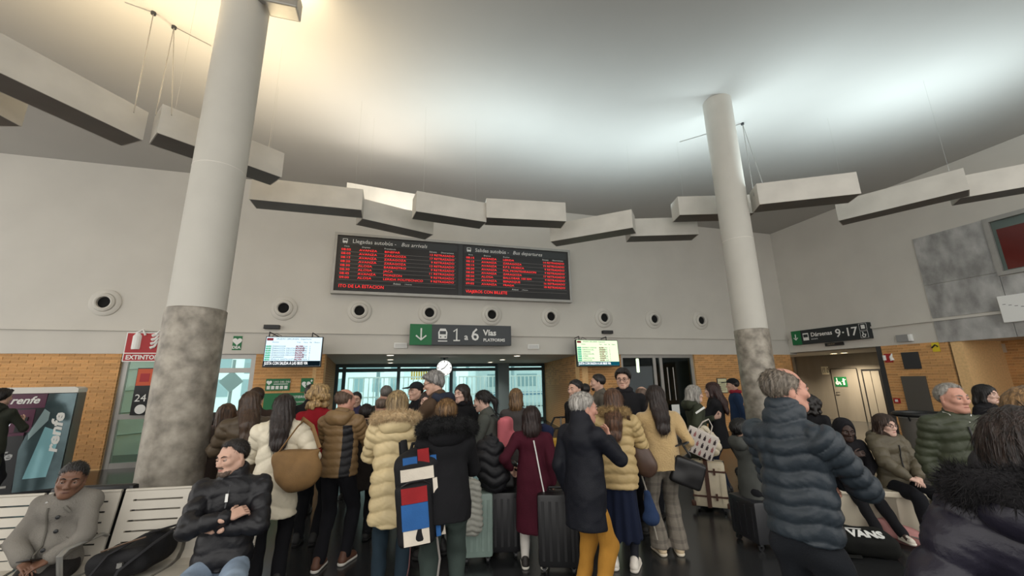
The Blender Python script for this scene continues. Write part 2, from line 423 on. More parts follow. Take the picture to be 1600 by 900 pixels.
# ---------------------------------------------------------------- suspended light troughs (open boxes that light the ceiling)
ZB, HB, WB = 4.6, .39, .38
M_trough = mat('trough_metal', '#bdb9b0', .55, .1, .08, 2.5, .06, 30); M_trb = mat('trough_underside_shade', '#6b6965', .5, .3, .1, 2.5)  # bottom panels get a darker grey that paints in the shade under the troughs
TR = [  # name pixels of the front lower edge, lamp colour, power
 ((-260, 40), (34, 198), 'w', 0, 'suspended light trough nearest the ticket machine wall, ending before the wired trough'),
 ((-120, 57), (223, 220), 'w', 78, 'long suspended light trough carrying the single cable beside the column'),
 ((245, 208), (440, 278), 'w', 66, 'suspended light trough passing behind the column at the bench, hung on two cables'),
 ((389, 311), (565, 328), 'n', 26, 'long suspended light trough in front of the upper left corner of the bus board'),
 ((540, 313), (650, 330), 'n', 10, 'short suspended light trough half hidden behind its two neighbours over the bus board'),
 ((566, 342), (677, 367), 'n', 20, 'low suspended light trough overlapping the top of the arrivals panel'),
 ((650, 330), (760, 347), 'c', 30, 'suspended light trough above the middle of the bus board with a bright left end'),
 ((760, 340), (885, 346), 'c', 36, 'suspended light trough above the departures panel'),
 ((860, 378), (989, 356), 'c', 30, 'slanting suspended light trough at the right end of the bus board'),
 ((985, 369), (1092, 366), 'c', 30, 'lowest suspended light trough over the right hand train screen'),
 ((1062, 336), (1180, 333), 'c', 30, 'suspended light trough passing behind the column near the lift'),
 ((1187, 320), (1346, 303), 'c', 40, 'suspended light trough hung on two wires beside the column near the lift'),
 ((1310, 345), (1515, 296), 'c', 52, 'long suspended light trough between the lift column and the grey wall panel'),
 ((1500, 310), (1700, 275), 'c', 48, 'suspended light trough running towards the red window'),
]
LC = {'w': (1, .80, .50), 'n': (1, .93, .82), 'c': (.78, .94, 1)}
LPOW = .50
ZT = {4: 5.25, 7: 4.66, 10: 4.80, 11: 4.56}
for i, (a, b, col, pw, lab) in enumerate(TR):
    ZB = ZT.get(i, 4.6)
    P, Q = atz(*a, ZB)[:2], atz(*b, ZB)[:2]; L_ = np.hypot(*(Q-P)); an = math.atan2(Q[1]-P[1], Q[0]-P[0])
    dz = .004*(i % 3)
    e = empty('light_trough', (P[0], P[1], ZB+dz), an); tag(e, lab, 'light trough', 'suspended light troughs')
    MB().box(0, 0, 0, L_, .012, HB).build('front_panel', M_trough, e)
    MB().box(0, WB-.012, 0, L_, WB, HB).build('back_panel', M_trough, e)
    MB().box(0, .012, 0, .012, WB-.012, HB).build('end_panel', M_trough, e)
    MB().box(L_-.012, .012, 0, L_, WB-.012, HB).build('end_panel', M_trough, e)
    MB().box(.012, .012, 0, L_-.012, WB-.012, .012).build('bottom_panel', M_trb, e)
    MB().tube([(.1, WB/2, .06), (L_-.1, WB/2, .06)], .02, 10).build('lamp_tube', M_sw, e)
    for q in ((.15, L_-.15) if i in (2, 3, 5, 6, 9, 12) else ()): MB().tube([(q, WB/2, .012), (q, WB/2, ZC-ZB-dz)], .0008, 4).build('hanger_wire', M_alu, e)
    if pw:
        c = (P+Q)/2+np.array([-math.sin(an), math.cos(an)])*WB/2
        l = area('trough_lamp', (c[0], c[1], ZB+.33), L_*.8, pw*LPOW, LC[col], (0, 0, 1), 160, .2); l.rotation_euler = (math.pi, 0, an)
def cable(path, lab):
    o = MB().tube(path, .006, 6).build('suspension_cable', M_alu); tag(o, lab, 'cable', 'cables of the light troughs'); return o
A1, A2, A3 = atz(240, 20, ZC-.01), atz(272, 42, ZC-.01), atz(1160, 193, ZC-.01)
ZB = 4.6; zt = ZB+.2
cable([A1, atz(209, 176, zt)], 'single steel cable left of the paired cables at the bench column')
cable([A2, atz(243, 180, zt)], 'left one of two steel cables meeting at one ceiling anchor by the bench column')
cable([A2, atz(268, 180, zt)], 'right one of two steel cables meeting at one ceiling anchor by the bench column')
cable([A3, atz(1178, 306, zt)], 'short steel cable hugging the lift column down to its trough')
cable([A3, atz(1196, 300, zt)], 'steel cable slanting away from the lift column to its trough')
cable([A1, atz(195, 4, ZC-.012)], 'thin stay wire along the ceiling to the single cable')
cable([A2, atz(330, 72, ZC-.012)], 'thin stay wire along the ceiling from the paired cables')
cable([A3, atz(1062, 222, ZC-.012)], 'thin stay wire along the ceiling beside the lift column')
for p, n in ((A1, 'single'), (A2, 'paired'), (A3, 'lift column')):
    o = MB().lathe([(0, -.03), (.03, -.03), (.03, .01), (0, .01)], 12, p).build('ceiling_anchor', M_darkgrey, smooth=True)
    tag(o, 'small dark ceiling anchor holding the %s cables' % n, 'anchor', 'ceiling anchors')

# ---------------------------------------------------------------- round air nozzles in the back wall
NZ = [(165, 473, 'air nozzle on the white wall above the ticket machine'), (444, 482, 'air nozzle above the left train screen'),
      (562, 486, 'air nozzle under the left end of the bus board'), (671, 489, 'air nozzle above the green arrow of the platform sign'),
      (768, 492, 'air nozzle above the word platforms on the hanging sign'), (860, 495, 'air nozzle under the right end of the bus board'),
      (943, 497, 'air nozzle above the right train screen'), (1021, 499, 'air nozzle over the double glass doors'), (1094, 501, 'air nozzle next to the column near the lift')]
for i, (u, v, lab) in enumerate(NZ):
    p = aty(u, v, YB); e = empty('air_nozzle', (p[0], YB, p[2])); tag(e, 'round white '+lab, 'air nozzle', 'air nozzles on the back wall')
    MB().lathe([(.30, 0), (.30, -.02), (.27, -.045), (.21, -.05), (.21, 0)], 36, axis='y').build('flange', M_white, e, smooth=True)
    MB().lathe([(.21, -.03), (.20, -.075), (.155, -.10), (.13, -.09), (.125, -.02)], 36, axis='y').build('jet_cone', M_white, e, smooth=True)
    MB().lathe([(0, -.03), (.126, -.03), (.126, -.02)], 24, axis='y').build('throat', mat('nozzle_black', '#050505', .9), e)

# ---------------------------------------------------------------- windows and doors of the back wall
G_clear = glass('window_glass', '#dcefee'); G_teal = glass('teal_glass', '#e0f5f5'); G_grey = glass('grey_glass', '#c3d2d6')
def glazed(name, x0, x1, y, z0, z1, posts, trans, fw, mf, mg, d=.08):
    root = structure(empty(name, (x0, y, z0)))
    W, Hh = x1-x0, z1-z0
    xs = sorted([0]+posts+[W]);
    for i, x in enumerate(xs):
        a = 0 if i == 0 else (W-fw if i == len(xs)-1 else x-fw/2)
        MB().box(a, -d/2, 0, a+fw, d/2, Hh).build('frame_post', mf, root)
    for z in sorted([0]+trans+[Hh]):
        a = min(max(z-fw/2, 0), Hh-fw)
        MB().box(fw, -d/2+.003, a, W-fw, d/2-.003, a+fw).build('frame_rail', mf, root)
    for i in range(len(xs)-1):
        zs = sorted([0]+trans+[Hh])
        for j in range(len(zs)-1):
            MB().box(xs[i]+fw/2, -.005, zs[j]+fw/2, xs[i+1]-fw/2, .005, zs[j+1]-fw/2).build('pane', mg, root)
    return root
glazed('window_1', -5.81, -4.30, YB+.12, 0, ZS, [], [1.05], .11, M_alu, G_clear)
glazed('door_1', -4.30, -3.19, YB+.12, 0, ZS, [], [1.0, 2.02], .11, M_alu, G_clear)
glazed('door_2', 6.63, 9.31, YB+.12, 0, ZS, [1.22, 1.46], [], .10, M_alu, G_grey)
wrec = glazed('window_2', XG0, XG1, YG, 0, ZS, [aty(u, 580, YG)[0]-XG0 for u in (538, 623, 705, 776)], [2.16], .13, M_teal, G_teal)
MB().box(aty(777, 580, YG)[0]-XG0, -.25, 0, aty(793, 580, YG)[0]-XG0, .1, ZS).build('pillar', mat('blue_grey_pillar', '#7e8f95', .6), wrec)
for u, v in ((808, 556), (785, 562), (766, 566), (610, 555), (610, 562), (610, 567)):
    p = atz(u, v, ZS-.004)
    e = empty('downlight', (p[0], min(p[1], YG-.3), ZS)); tag(e, 'round downlight %s %s' % (('close to the wall edge' if v < 560 else 'in the middle' if v < 565 else 'next to the glass front'), ('in the row by the recess wall' if u > 700 else 'in the row towards the brick pier')), 'downlight', 'downlights of the recess')
    MB().lathe([(.095, -.012), (.115, -.006), (.115, 0)], 24).build('rim', M_sw, e, smooth=True)
    MB().lathe([(0, -.008), (.095, -.008)], 24).build('lens', emi('downlight_lens', '#fff1d8', 5), e)
    area('downlight_lamp', (p[0], min(p[1], YG-.3), ZS-.02), .16, 10, (1, .9, .75), (0, 0, -1), 120)
# room behind the double doors
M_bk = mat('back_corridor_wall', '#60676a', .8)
structure(boxo('wall_corridor', 6.5, 15.2, 0, 11.0, 15.4, 2.6, M_bk)); structure(boxo('wall_corridor_left', 6.48, YB+.35, 0, 6.6, 15.2, 2.6, M_bk))
structure(boxo('wall_corridor_right', 10.6, YB+.35, 0, 10.8, 15.2, 2.6, M_bk)); structure(boxo('ceiling_corridor', 6.5, YB+.36, 2.5, 10.8, 15.2, 2.6, M_bk))
p = aty(998, 588, 13.2); tl = empty('tube_lamp', (p[0], 13.2, 2.5)); tag(tl, 'glowing tube lamp hanging behind the double glass doors', 'lamp')
MB().lathe([(0, -.62), (.055, -.60), (.055, -.12), (0, -.10)], 16).build('tube', emi('tube_glow', '#fff3c0', 2.6), tl, smooth=True)
MB().lathe([(0, -.10), (.05, -.10), (.05, -.03), (.015, -.02), (.015, 0)], 12).build('cap', M_sw, tl, smooth=True)
# push plates and notice on the double doors
for u in (1043, 1052):
    q = aty(u, 590, YB+.05); o = MB().tube([(q[0], YB+.02, 1.0), (q[0], YB+.02, 2.0)], .018, 8).build('door_handle', M_steel); o.parent = bpy.data.objects['door_2']; o.location = -Vector(bpy.data.objects['door_2'].location)
q = aty(1056, 641, YB+.05); boxo('notice', q[0]-.14, YB+.045, q[2]-.17, q[0]+.14, YB+.05, q[2]+.17, M_sw)
tag(bpy.data.objects['notice'], 'white paper notice taped on the double glass door', 'notice')

# ---------------------------------------------------------------- right wall: lift lobby, panels
XL = 16.6; YL = atx(1247, 600, XL)[1]
M_lift = mat('lift_steel_panel', '#8d877c', .5, .3, .08, 3, .03, 80, stretch=(1, 1, .2))
wl = structure(boxo('wall_lift', XL, 8.2, 0, XL+.2, YL, 2.46, M_lift))
structure(boxo('wall_lift_return', XR+.25, 8.2, 0, XL, 8.36, 2.46, M_lift)); structure(boxo('trim_3', XR-.02, 8.2, 0, XR+.25, 8.32, 2.46, M_darkgrey))
structure(boxo('trim_4', XL-.05, YL-.06, 0, XL, YL+.06, 2.46, M_alu))
brick_wall('wall_lobby', (XL, 16.0), (XL, YL+.06), 0, 2.46, th=.2, zsplit=1.2, maxn=120)
structure(boxo('wall_lobby_end', XR, 16, 0, 17.2, 16.2, 2.46, M_white)); structure(boxo('wall_lobby_side', XR-.3, YB+.36, 0, XR, 16, 2.46, M_white))
def rect_x(x, u0, v0, u1, v1): a, b = atx(u0, v0, x), atx(u1, v1, x); return max(a[1], b[1]), min(a[1], b[1]), min(a[2], b[2]), max(a[2], b[2])
# toilet door
a = atx(1298, 577, XL); b = atx(1338, 573, XL)
d3 = structure(boxo('door_3', XL-.03, b[1], 0, XL, a[1], a[2], M_lift)); yA, yB = a[1], b[1]
for y in (a[1], b[1]): boxo('door_gap', XL-.034, y-.012, 0, XL-.028, y+.012, a[2], M_dark, d3)
boxo('door_gap', XL-.034, yB, a[2], XL-.028, yA, a[2]+.02, M_dark, d3)
h_ = atx(1307, 622, XL); MB().tube([(XL-.03, yA-.1, 1.02), (XL-.09, yA-.1, 1.02), (XL-.09, yA-.24, 1.02)], .012, 8).build('door_handle', M_dark, d3)
# lift doors
a = atx(1345, 577, XL); b = atx(1372, 573, XL)
d4 = structure(boxo('door_4', XL-.012, b[1]-.05, 0, XL, a[1], a[2], M_dark))
ym = (a[1]+b[1]-.05)/2
boxo('door_leaf', XL-.035, ym+.01, 0, XL-.012, a[1]-.06, a[2]-.07, M_lift, d4); boxo('door_leaf', XL-.035, b[1]+.0, 0, XL-.012, ym-.01, a[2]-.07, M_lift, d4)
def lobby_light(u, v, z, lab):
    p = atz(u, v, z-.004); p[0] = min(p[0], XL-.9); e = empty('downlight', (p[0], p[1], z)); tag(e, lab, 'downlight', 'downlights of the lift lobby')
    MB().lathe([(.11, -.012), (.13, -.006), (.13, 0)], 24).build('rim', M_sw, e, smooth=True)
    MB().lathe([(0, -.008), (.11, -.008)], 24).build('lens', emi('lobby_lens', '#ffe3b0', 6), e)
    area('lobby_lamp', (p[0], p[1], z-.02), .2, 36, (1, .84, .62), (0, 0, -1), 130)
lobby_light(1336, 552.5, 2.46, 'bright round downlight in the soffit before the lift doors')
lobby_light(1366, 551.5, 2.46, 'small round downlight beside the dark post of the lift lobby')
lobby_light(1222, 560.5, 2.46, 'round downlight in the soffit over the corner passage behind the column')
def board(name, x, u0, v0, u1, v1, th, m, lab, cat, b=0):
    y1, y0, z0, z1 = rect_x(x, u0, v0, u1, v1); e = empty(name, (x, (y0+y1)/2, z0)); tag(e, lab, cat)
    W = y1-y0; Hh = z1-z0
    MB().box(-th, -W/2, 0, 0, W/2, Hh, b).build('plate', m, e); return e, W, Hh
def txr(name, body, size, m, e, dy, dz, x=-.025, **k):   # text on a board facing -x
    return text(name, body, size, m, e, wallm(x, dy, dz, -math.pi/2), **k)
e, W, Hh = board('accessible_toilet_sign', XL-.03, 1303, 589, 1325, 604, .012, M_sg, 'green sign with white wheelchair and figure on the steel door', 'sign')
MB().lathe([(.03*0, 0), (.07, 0), (.07, -.006), (.045, -.006)], 20, (-.014, .12, .13), axis='x').build('wheelchair_wheel', M_sw, e)
MB().tube([(-.016, .13, .32), (-.016, .12, .18), (-.016, .03, .16), (-.016, .0, .06)], .018, 6).build('wheelchair_user', M_sw, e)
MB().tube([(-.016, -.12, .06), (-.016, -.12, .30)], .03, 8).build('figure', M_sw, e); MB().tube([(-.016, -.20, .26), (-.016, -.05, .18)], .014, 6).build('figure_arm', M_sw, e)
e, W, Hh = board('information_plate', XL-.002, 1283, 573, 1296, 585, .012, mat('cream_plate', '#e8e0c4', .6), 'cream plate with dark marks above left of the toilet door', 'sign')
for k in range(2):
    txr('lettering', ['E X', '1 0 0'][k], .14, M_dark, e, W*.18, Hh*(.68-.36*k), -.014)
MB().box(-.015, W*.30, Hh*.15, -.012, W*.36, Hh*.85).build('bar', M_dark, e)
e, W, Hh = board('warning_plate', XL-.002, 1329, 583, 1338.5, 599, .012, M_sw, 'white notice with red circle between toilet door and lift', 'sign')
MB().lathe([(0, -.013), (W*.36, -.013), (W*.36, -.014)], 24, (0, 0, Hh*.66), axis='x').build('red_disc', M_sr, e)
txr('number', '9', .22, M_sw, e, W*.16, Hh*.66, -.016); MB().box(-.014, -W*.38, Hh*.1, -.012, W*.38, Hh*.28).build('red_bar', M_sr, e)
e, W, Hh = board('call_panel', XL-.002, 1341, 610, 1345, 622, .014, M_steel, 'small lift call panel with buttons', 'panel')
# objects on the brick of the right wall
def wboard(*a, **k): return board(*a, **k)
e, W, Hh = wboard('extinguisher_sign', XR-.015, 1381, 553, 1396, 566, .012, M_sr, 'small dark red fire equipment sign on the brick beside the grille', 'sign')
MB().tube([(-.014, .09, .06), (-.014, .09, .2)], .04, 8).build('extinguisher_symbol', M_sw, e); MB().tube([(-.014, -.09, .05), (-.014, -.07, .15), (-.014, -.11, .24)], [.05, .035, .01], 8).build('flame_symbol', M_sw, e)
e, W, Hh = wboard('ventilation_grille', XR-.015, 1408, 551, 1441, 576, .02, M_darkgrey, 'dark grey square grille on the brick wall', 'grille')
for k in range(9): MB().box(-.028, -W*.46, Hh*(.06+.1*k), -.02, W*.46, Hh*(.11+.1*k)).build('slat', M_darkgrey, e)
e, W, Hh = wboard('hatch_panel', XR-.015, 1408, 588, 1462, 652, .03, mat('grey_hatch', '#5c5a55', .5, .4), 'large grey metal hatch in the brick under the grille', 'hatch')
e, W, Hh = wboard('fire_alarm_button', XR-.015, 1397, 622, 1408, 630, .04, M_sr, 'small red fire alarm call point on brick', 'alarm')
MB().box(-.045, -W*.25, Hh*.25, -.04, W*.25, Hh*.75).build('button_plate', M_sw, e)
e, W, Hh = wboard('yellow_notice', XR-.015, 1455, 536, 1470, 549, .012, mat('yellow_sign', '#d9c227', .6), 'yellow square notice at the top of the brick corner', 'sign')
MB().tube([(-.014, .08, .1), (-.014, 0, .17), (-.014, -.05, .12)], .02, 6).build('arrow_mark', M_dark, e)
e, W, Hh = wboard('emergency_light', XR, 1403, 524, 1428, 533, .10, mat('grey_housing', '#8d8d8b', .5), 'grey and white emergency light on the white band', 'light')
MB().box(-.105, -W/2-.01, .0, 0, -W/2+W*.2, Hh, .02).build('end_cap', M_sw, e)
# grey niche with door
e5 = structure(boxo('door_5', 14.86, atx(1490, 568, 14.88)[1], 0, 14.9, atx(1528, 568, 14.88)[1], atx(1490, 568, 14.88)[2], mat('grey_door', '#8f9094', .5)))
yy = sorted((atx(1490, 568, 14.88)[1], atx(1528, 568, 14.88)[1])); boxo('door_frame', 14.85, yy[0]-.06, 0, 14.9, yy[0], 2.1, M_dark, e5); boxo('door_frame', 14.85, yy[1], 0, 14.9, yy[1]+.06, 2.1, M_dark, e5)
boxo('notice_sheet', 14.85, yy[0]+.25, 1.3, 14.858, yy[0]+.5, 1.6, M_sw, e5)
e, W, Hh = board('exit_plate', 14.88, 1546, 538, 1566, 556, .012, mat('brown_red_plate', '#5a2420', .6), 'dark red fire equipment plate in the shaded brick niche', 'sign')
MB().tube([(-.014, .1, .08), (-.014, .1, .3)], .05, 8).build('symbol', mat('sign_cream', '#c8b8a0', .6), e); MB().box(-.014, -.2, .08, -.012, -.05, .3).build('symbol', MATS['sign_cream'], e)
MB().lathe([(0, 0), (.3, 0), (.3, 2.46), (0, 2.46)], 32).build('niche_pillar', M_col, None, (13.75, 5.05, 0), smooth=True); structure(bpy.data.objects['niche_pillar']); bpy.data.objects['niche_pillar'].name = 'trim_5'
# concrete cladding and red window
M_conc = mat('polished_concrete', '#9a9996', .55, .1, .25, 3.5, .12, 12, c2='#bbbab7', detail=8, stretch=(1, 1, .6))
cl = structure(empty('wall_cladding', (XR, 6.88, 2.44)))
yC, zC0, zC1, yW = 6.88, 2.44, 5.22, 5.50
for (ya, yb, za, zb) in ((yC, yW, zC0, 3.0), (yC, yW, 3.06, 3.92), (yC, yW, 3.93, zC1), (yW-.01, 1.5, zC0, 3.0), (yW-.01, 1.5, 3.06, 3.82)):
    o = boxo('cladding_panel', XR-.03, ya, za, XR, yb, zb, M_conc, cl); o.location = (-XR, -6.88, -2.44)
w3 = structure(empty('window_3', (XR, yW, 3.84)))
MB().box(-.08, -4, 0, 0, 0, .09).build('frame_rail', M_alu, w3); MB().box(-.08, -4, 1.28, 0, 0, 1.38).build('frame_rail', M_alu, w3); MB().box(-.08, -.10, .09, 0, 0, 1.28).build('frame_post', M_alu, w3)
MB().box(-.02, -4, .09, -.014, -.1, 1.28).build('pane', glass('upper_glass', '#e4e6e4'), w3)
MB().box(-.010, -.62, .12, -.002, -.16, 1.08).build('red_panel', mat('red_board', '#b8352f', .6), w3)
MB().box(-.006, -4, .09, -.001, -.1, 1.28).build('room_panel', mat('pale_room', '#b3c0be', .7), w3)
MB().box(-.012, -.62, .38, -.010, -.55, .46).build('label_sheet', M_sw, w3)
wbx = empty('white_light_box', (XR, 5.57, 2.76)); tag(wbx, 'white rectangular box sign with dashed line on the grey cladding', 'box sign')
MB().box(-.2, -1.6, 0, -.031, 0, .60, .01).build('case', M_sw, wbx)
for k in range(10): MB().box(-.203, -.06-.09*k-.05, .40-.03*k, -.199, -.06-.09*k, .41-.03*k).build('dash', M_dark, wbx)
# ---------------------------------------------------------------- bus arrivals / departures board
bd = empty('bus_board', (1.68, YB-.12, 3.92)); tag(bd, 'wide black bus arrivals and departures board with red lettering in a grey frame', 'display board')
M_led = emi('red_led', '#ff3b3b', .8); M_bl = mat('board_black', '#1a1718', .35); M_hd = mat('board_header', '#2a2c2e', .35); M_ln = mat('board_line', '#8a8480', .5)
W2, H2 = 6.68, 1.64; x0 = -W2/2
def bb(name, a, b, c, d, y0, y1, m, p=bd): return MB().box(a, y0, c, b, y1, d).build(name, m, p)
bb('back_case', x0+.02, -x0-.02, .02, H2-.02, -.04, .12, M_bl)
for nm, a, b, c, d in (('frame_bar', x0, -x0, 0, .07), ('frame_bar', x0, -x0, H2-.07, H2), ('frame_bar', x0, x0+.07, .07, H2-.07), ('frame_bar', -x0-.07, -x0, .07, H2-.07)):
    bb(nm, a, b, c, d, -.075, .12, M_alu)
bb('centre_post', -.09, .03, .07, H2-.07, -.055, -.03, M_hd)
rnd = random.Random(4)
LEFT = [('08:05 AVANZA  BINEFAR', '13 RETRASADO'), ('08:05 AVANZA  ZARAGOZA', '17 RETRASADO'), ('08:15 AVANZA  ZARAGOZA', ' 9 RETRASADO'), ('08:20 AVANZA  ZARAGOZA', '13 RETRASADO'),
        ('08:30 ALOSA   BARBASTRO', ' 9 RETRASADO'), ('08:30 ALOSA   JACA', '11 RETRASADO'), ('08:45 AVANZA  MONZON', ' 9 RETRASADO'), ('09:00 ALOSA   LERIDA POLITECNICO', ' 9 RETRASADO')]
RIGHT = [('08:15 AVANZA  LERIDA', '14 RETRASADO'), ('08:15 AVANZA  ZARAGOZA', '15 RETRASADO'), ('08:15 AVANZA  E.P.S. HUESCA', ' 9 RETRASADO'), ('08:30 AVANZA  POL.MONTEARAGON', ' 9 RETRASADO'),
         ('08:45 AVANZA  ZARAGOZA', '17 RETRASADO'), ('08:50 ALOSA   BALLOBAR 100 RM', ' 9 RETRASADO'), ('09:00 AVANZA  BENASQUE', '16 RETRASADO'), ('09:05 AVANZA  FRAGA', '18 RETRASADO')]
for s, (xa, xb, ti, sub, rows) in enumerate(((x0+.1, -.1, 'Llegadas autobús - ', 'Bus arrivals', LEFT), (.05, -x0-.1, 'Salidas autobús - ', 'Bus departures', RIGHT))):
    pn = bb('arrivals_panel' if s == 0 else 'departures_panel', xa, xb, .09, H2-.09, -.05, -.03, M_bl)
    bb('header_strip', xa+.03, xb-.03, 1.32, 1.52, -.058, -.048, M_hd, pn)
    ic = bb('bus_symbol', xa+.10, xa+.22, 1.37, 1.48, -.064, -.056, M_sw, pn)
    bb('bus_window', xa+.115, xa+.205, 1.42, 1.465, -.067, -.063, M_hd, pn)
    for q in (.125, .185): bb('bus_wheel', xa+q, xa+q+.018, 1.35, 1.372, -.064, -.056, M_sw, pn)
    text('header_lettering', ti, .15, M_sw, pn, wallm(xa+.34, -.06, 1.42)); text('header_lettering_italic', sub, .15, M_sw, pn, wallm(xa+.34+(1.24 if s == 0 else 1.12), -.06, 1.42), shear=.25)
    for fx, t in ((.04, 'Hora'), (.18, 'Empresa'), (.36, 'Procedencia' if s == 0 else 'Destino'), (.74, 'Dársena'), (.84, 'Observaciones')):
        text('column_heading', t, .06, M_sw, pn, wallm(xa+fx*(xb-xa)+.02, -.053, 1.275))
    for k, (l, r) in enumerate(rows):
        z = 1.185-.108*k
        bb('row_line', xa+.06, xb-.06, z-.062, z-.056, -.054, -.048, M_ln, pn)
        t_, c_, d_ = l[:5], l[6:13].strip(), l[13:].strip()
        text('departure_time', t_, .080, M_led, pn, wallm(xa+.08, -.055, z), sx=1.35)
        text('company', c_, .080, M_led, pn, wallm(xa+.52, -.055, z), sx=1.4)
        text('place', d_, .080, M_led, pn, wallm(xa+1.16, -.055, z), sx=1.3)
        text('remark', r.strip(), .080, M_led, pn, wallm(xb-.10, -.055, z), 'RIGHT', sx=1.25)
    text('notice_heading', 'Avisos', .075, M_sw, pn, wallm(xa+1.42, -.055, .315)); text('notice_heading', '| Notices', .05, M_sw, pn, wallm(xa+1.72, -.055, .315))
    text('notice_lettering', 'ITO DE LA ESTACION' if s == 0 else 'VIAJEROS CON BILLETE', .115, M_led, pn, wallm(xa+.08, -.055, .2))
    bb('notice_line', xa+.06, xb-.06, .262, .268, -.054, -.048, M_ln, pn)

# ---------------------------------------------------------------- hanging platform sign  v 1 a 6 Vias
def back_rect(u0, v0, u1, v1, y): a, b = aty(u0, v0, y), aty(u1, v1, y); return a[0], b[0], b[2], a[2]
yS = YB-.35
xa, xb, za, zb = back_rect(641, 506, 799, 540, yS)
sg = empty('platform_sign', ((xa+xb)/2, yS, za)); tag(sg, 'hanging dark sign reading 1 a 6 Vías with green arrow square', 'sign')
Ws, Hs = xb-xa, zb-za; h = -Ws/2
MB().box(h, 0, 0, -h, .16, Hs, .006).build('case', M_sd, sg); MB().box(h, -.006, 0, h+Ws*.205, 0, Hs).build('green_field', M_sg, sg)
gx = h+Ws*.105
MB().tube([(gx, -.012, Hs*.80), (gx, -.012, Hs*.24)], .022, 6).build('arrow_shaft', M_sw, sg)
MB().tube([(gx-.13, -.012, Hs*.45), (gx, -.012, Hs*.24), (gx+.13, -.012, Hs*.45)], .022, 6).build('arrow_head', M_sw, sg)
tx = h+Ws*.31
tr = MB(); tr.prism([(tx-.11, Hs*.30), (tx-.12, Hs*.62), (tx-.07, Hs*.80), (tx+.07, Hs*.80), (tx+.12, Hs*.62), (tx+.11, Hs*.30)], -.008, 0, 'y'); tr.box(tx-.12, -.008, Hs*.17, tx+.12, 0, Hs*.22)
ts = tr.build('train_symbol', M_sw, sg)
MB().box(tx-.08, -.011, Hs*.52, tx+.08, -.007, Hs*.68).build('train_windscreen', M_sd, ts)
for q in (-.07, .05): MB().box(tx+q, -.011, Hs*.36, tx+q+.03, -.007, Hs*.43).build('train_lamp', M_sd, ts)
ox = h+Ws*.445
MB().tube([(ox-.085, -.012, Hs*.66), (ox, -.012, Hs*.80), (ox, -.012, Hs*.22)], .02, 6).build('numeral_one', M_sw, sg); MB().tube([(ox-.085, -.012, Hs*.22), (ox+.085, -.012, Hs*.22)], .02, 6).build('numeral_foot', M_sw, sg)
for body, fx, sz, dz, bo in (('a', .52, .24, .40, .004), ('6', .585, .46, .5, .004), ('Vías', .71, .22, .62, .006), ('PLATFORMS', .71, .112, .26, .003)):
    text('lettering', body, sz, M_sw, sg, wallm(h+Ws*fx, -.008, Hs*dz), bold=bo)
for q in (-.8, .8): MB().tube([(q, .15, Hs*.8), (q, .35, Hs*.8)], .015, 6).build('hanger', M_darkgrey, sg)

# bus bay sign on the right wall
ya, yb, z0, z1 = (lambda a, b: (a[1], b[1], b[2], a[2]))(atx(1233, 519, XR-.15), atx(1357, 531, XR-.15)); ya, yb, z0, z1 = 10.72, 8.32, 2.70, 3.17
sb = empty('bus_bay_sign', (XR-.15, (ya+yb)/2, z0)); tag(sb, 'dark wall sign reading Dársenas 9·17 with bus and wheelchair symbols', 'sign')
Wb, Hb2 = ya-yb, z1-z0
MB().box(0, -Wb/2, 0, .15, Wb/2, Hb2, .006).build('case', mat('sign_navy', '#1e2426', .55), sb)
MB().box(-.005, Wb/2-.34, 0, 0, Wb/2, Hb2).build('green_field', M_sg, sb)
MB().tube([(-.01, Wb/2-.15, Hb2*.75), (-.01, Wb/2-.15, Hb2*.35)], .014, 6).build('arrow_shaft', M_sw, sb)
MB().tube([(-.01, Wb/2-.08, Hb2*.5), (-.01, Wb/2-.15, Hb2*.35), (-.01, Wb/2-.22, Hb2*.5)], .014, 6).build('arrow_head', M_sw, sb)
bs = MB().box(-.008, Wb/2-.60, .12, 0, Wb/2-.41, .36, .003).build('bus_symbol', M_sw, sb); MB().box(-.012, Wb/2-.58, .22, -.007, Wb/2-.43, .32).build('bus_window', MATS['sign_navy'], bs)
txr('lettering', 'Dársenas', .185, M_sw, sb, Wb/2-.68, Hb2*.60, -.006, bold=.003); txr('lettering', 'BUS BAYS', .05, M_sw, sb, Wb/2-.68, Hb2*.30, -.006)
txr('lettering', '9', .36, M_sw, sb, Wb/2-1.46, Hb2*.5, -.006, bold=.003); txr('lettering', '·', .30, M_sw, sb, Wb/2-1.66, Hb2*.5, -.006, bold=.008); txr('lettering', '17', .36, M_sw, sb, Wb/2-1.75, Hb2*.5, -.006, bold=.003)
for za_, zb_, nm in ((Hb2*.53, Hb2*.94, 'lift'), (Hb2*.06, Hb2*.47, 'wheelchair')):
    f = MB().tube([(-.006, -Wb/2+.03, za_), (-.006, -Wb/2+.23, za_), (-.006, -Wb/2+.23, zb_), (-.006, -Wb/2+.03, zb_)], .006, 4, True).build('square_frame', M_sw, sb)
MB().box(-.008, -Wb/2+.08, Hs*.54, 0, -Wb/2+.18, Hb2*.86).build('lift_symbol', M_sw, sb)
MB().lathe([(.03, -.004), (.05, -.004), (.05, -.010), (.03, -.010)], 16, (0, -Wb/2+.14, Hb2*.2), axis='x').build('wheelchair_wheel', M_sw, sb); MB().tube([(-.008, -Wb/2+.16, Hb2*.43), (-.008, -Wb/2+.15, Hb2*.28), (-.008, -Wb/2+.08, Hb2*.26)], .012, 6).build('wheelchair_user', M_sw, sb)
ex = MB().box(-.02, -.28, -.12, .02, .28, -.02).build('hanging_plate', M_dark, sb); ex.location = (.1, -.1, 0)
txr('lettering', 'SALIDA', .07, mat('dim_lettering', '#8a7c66', .6), ex, .20, -.07, -.022)

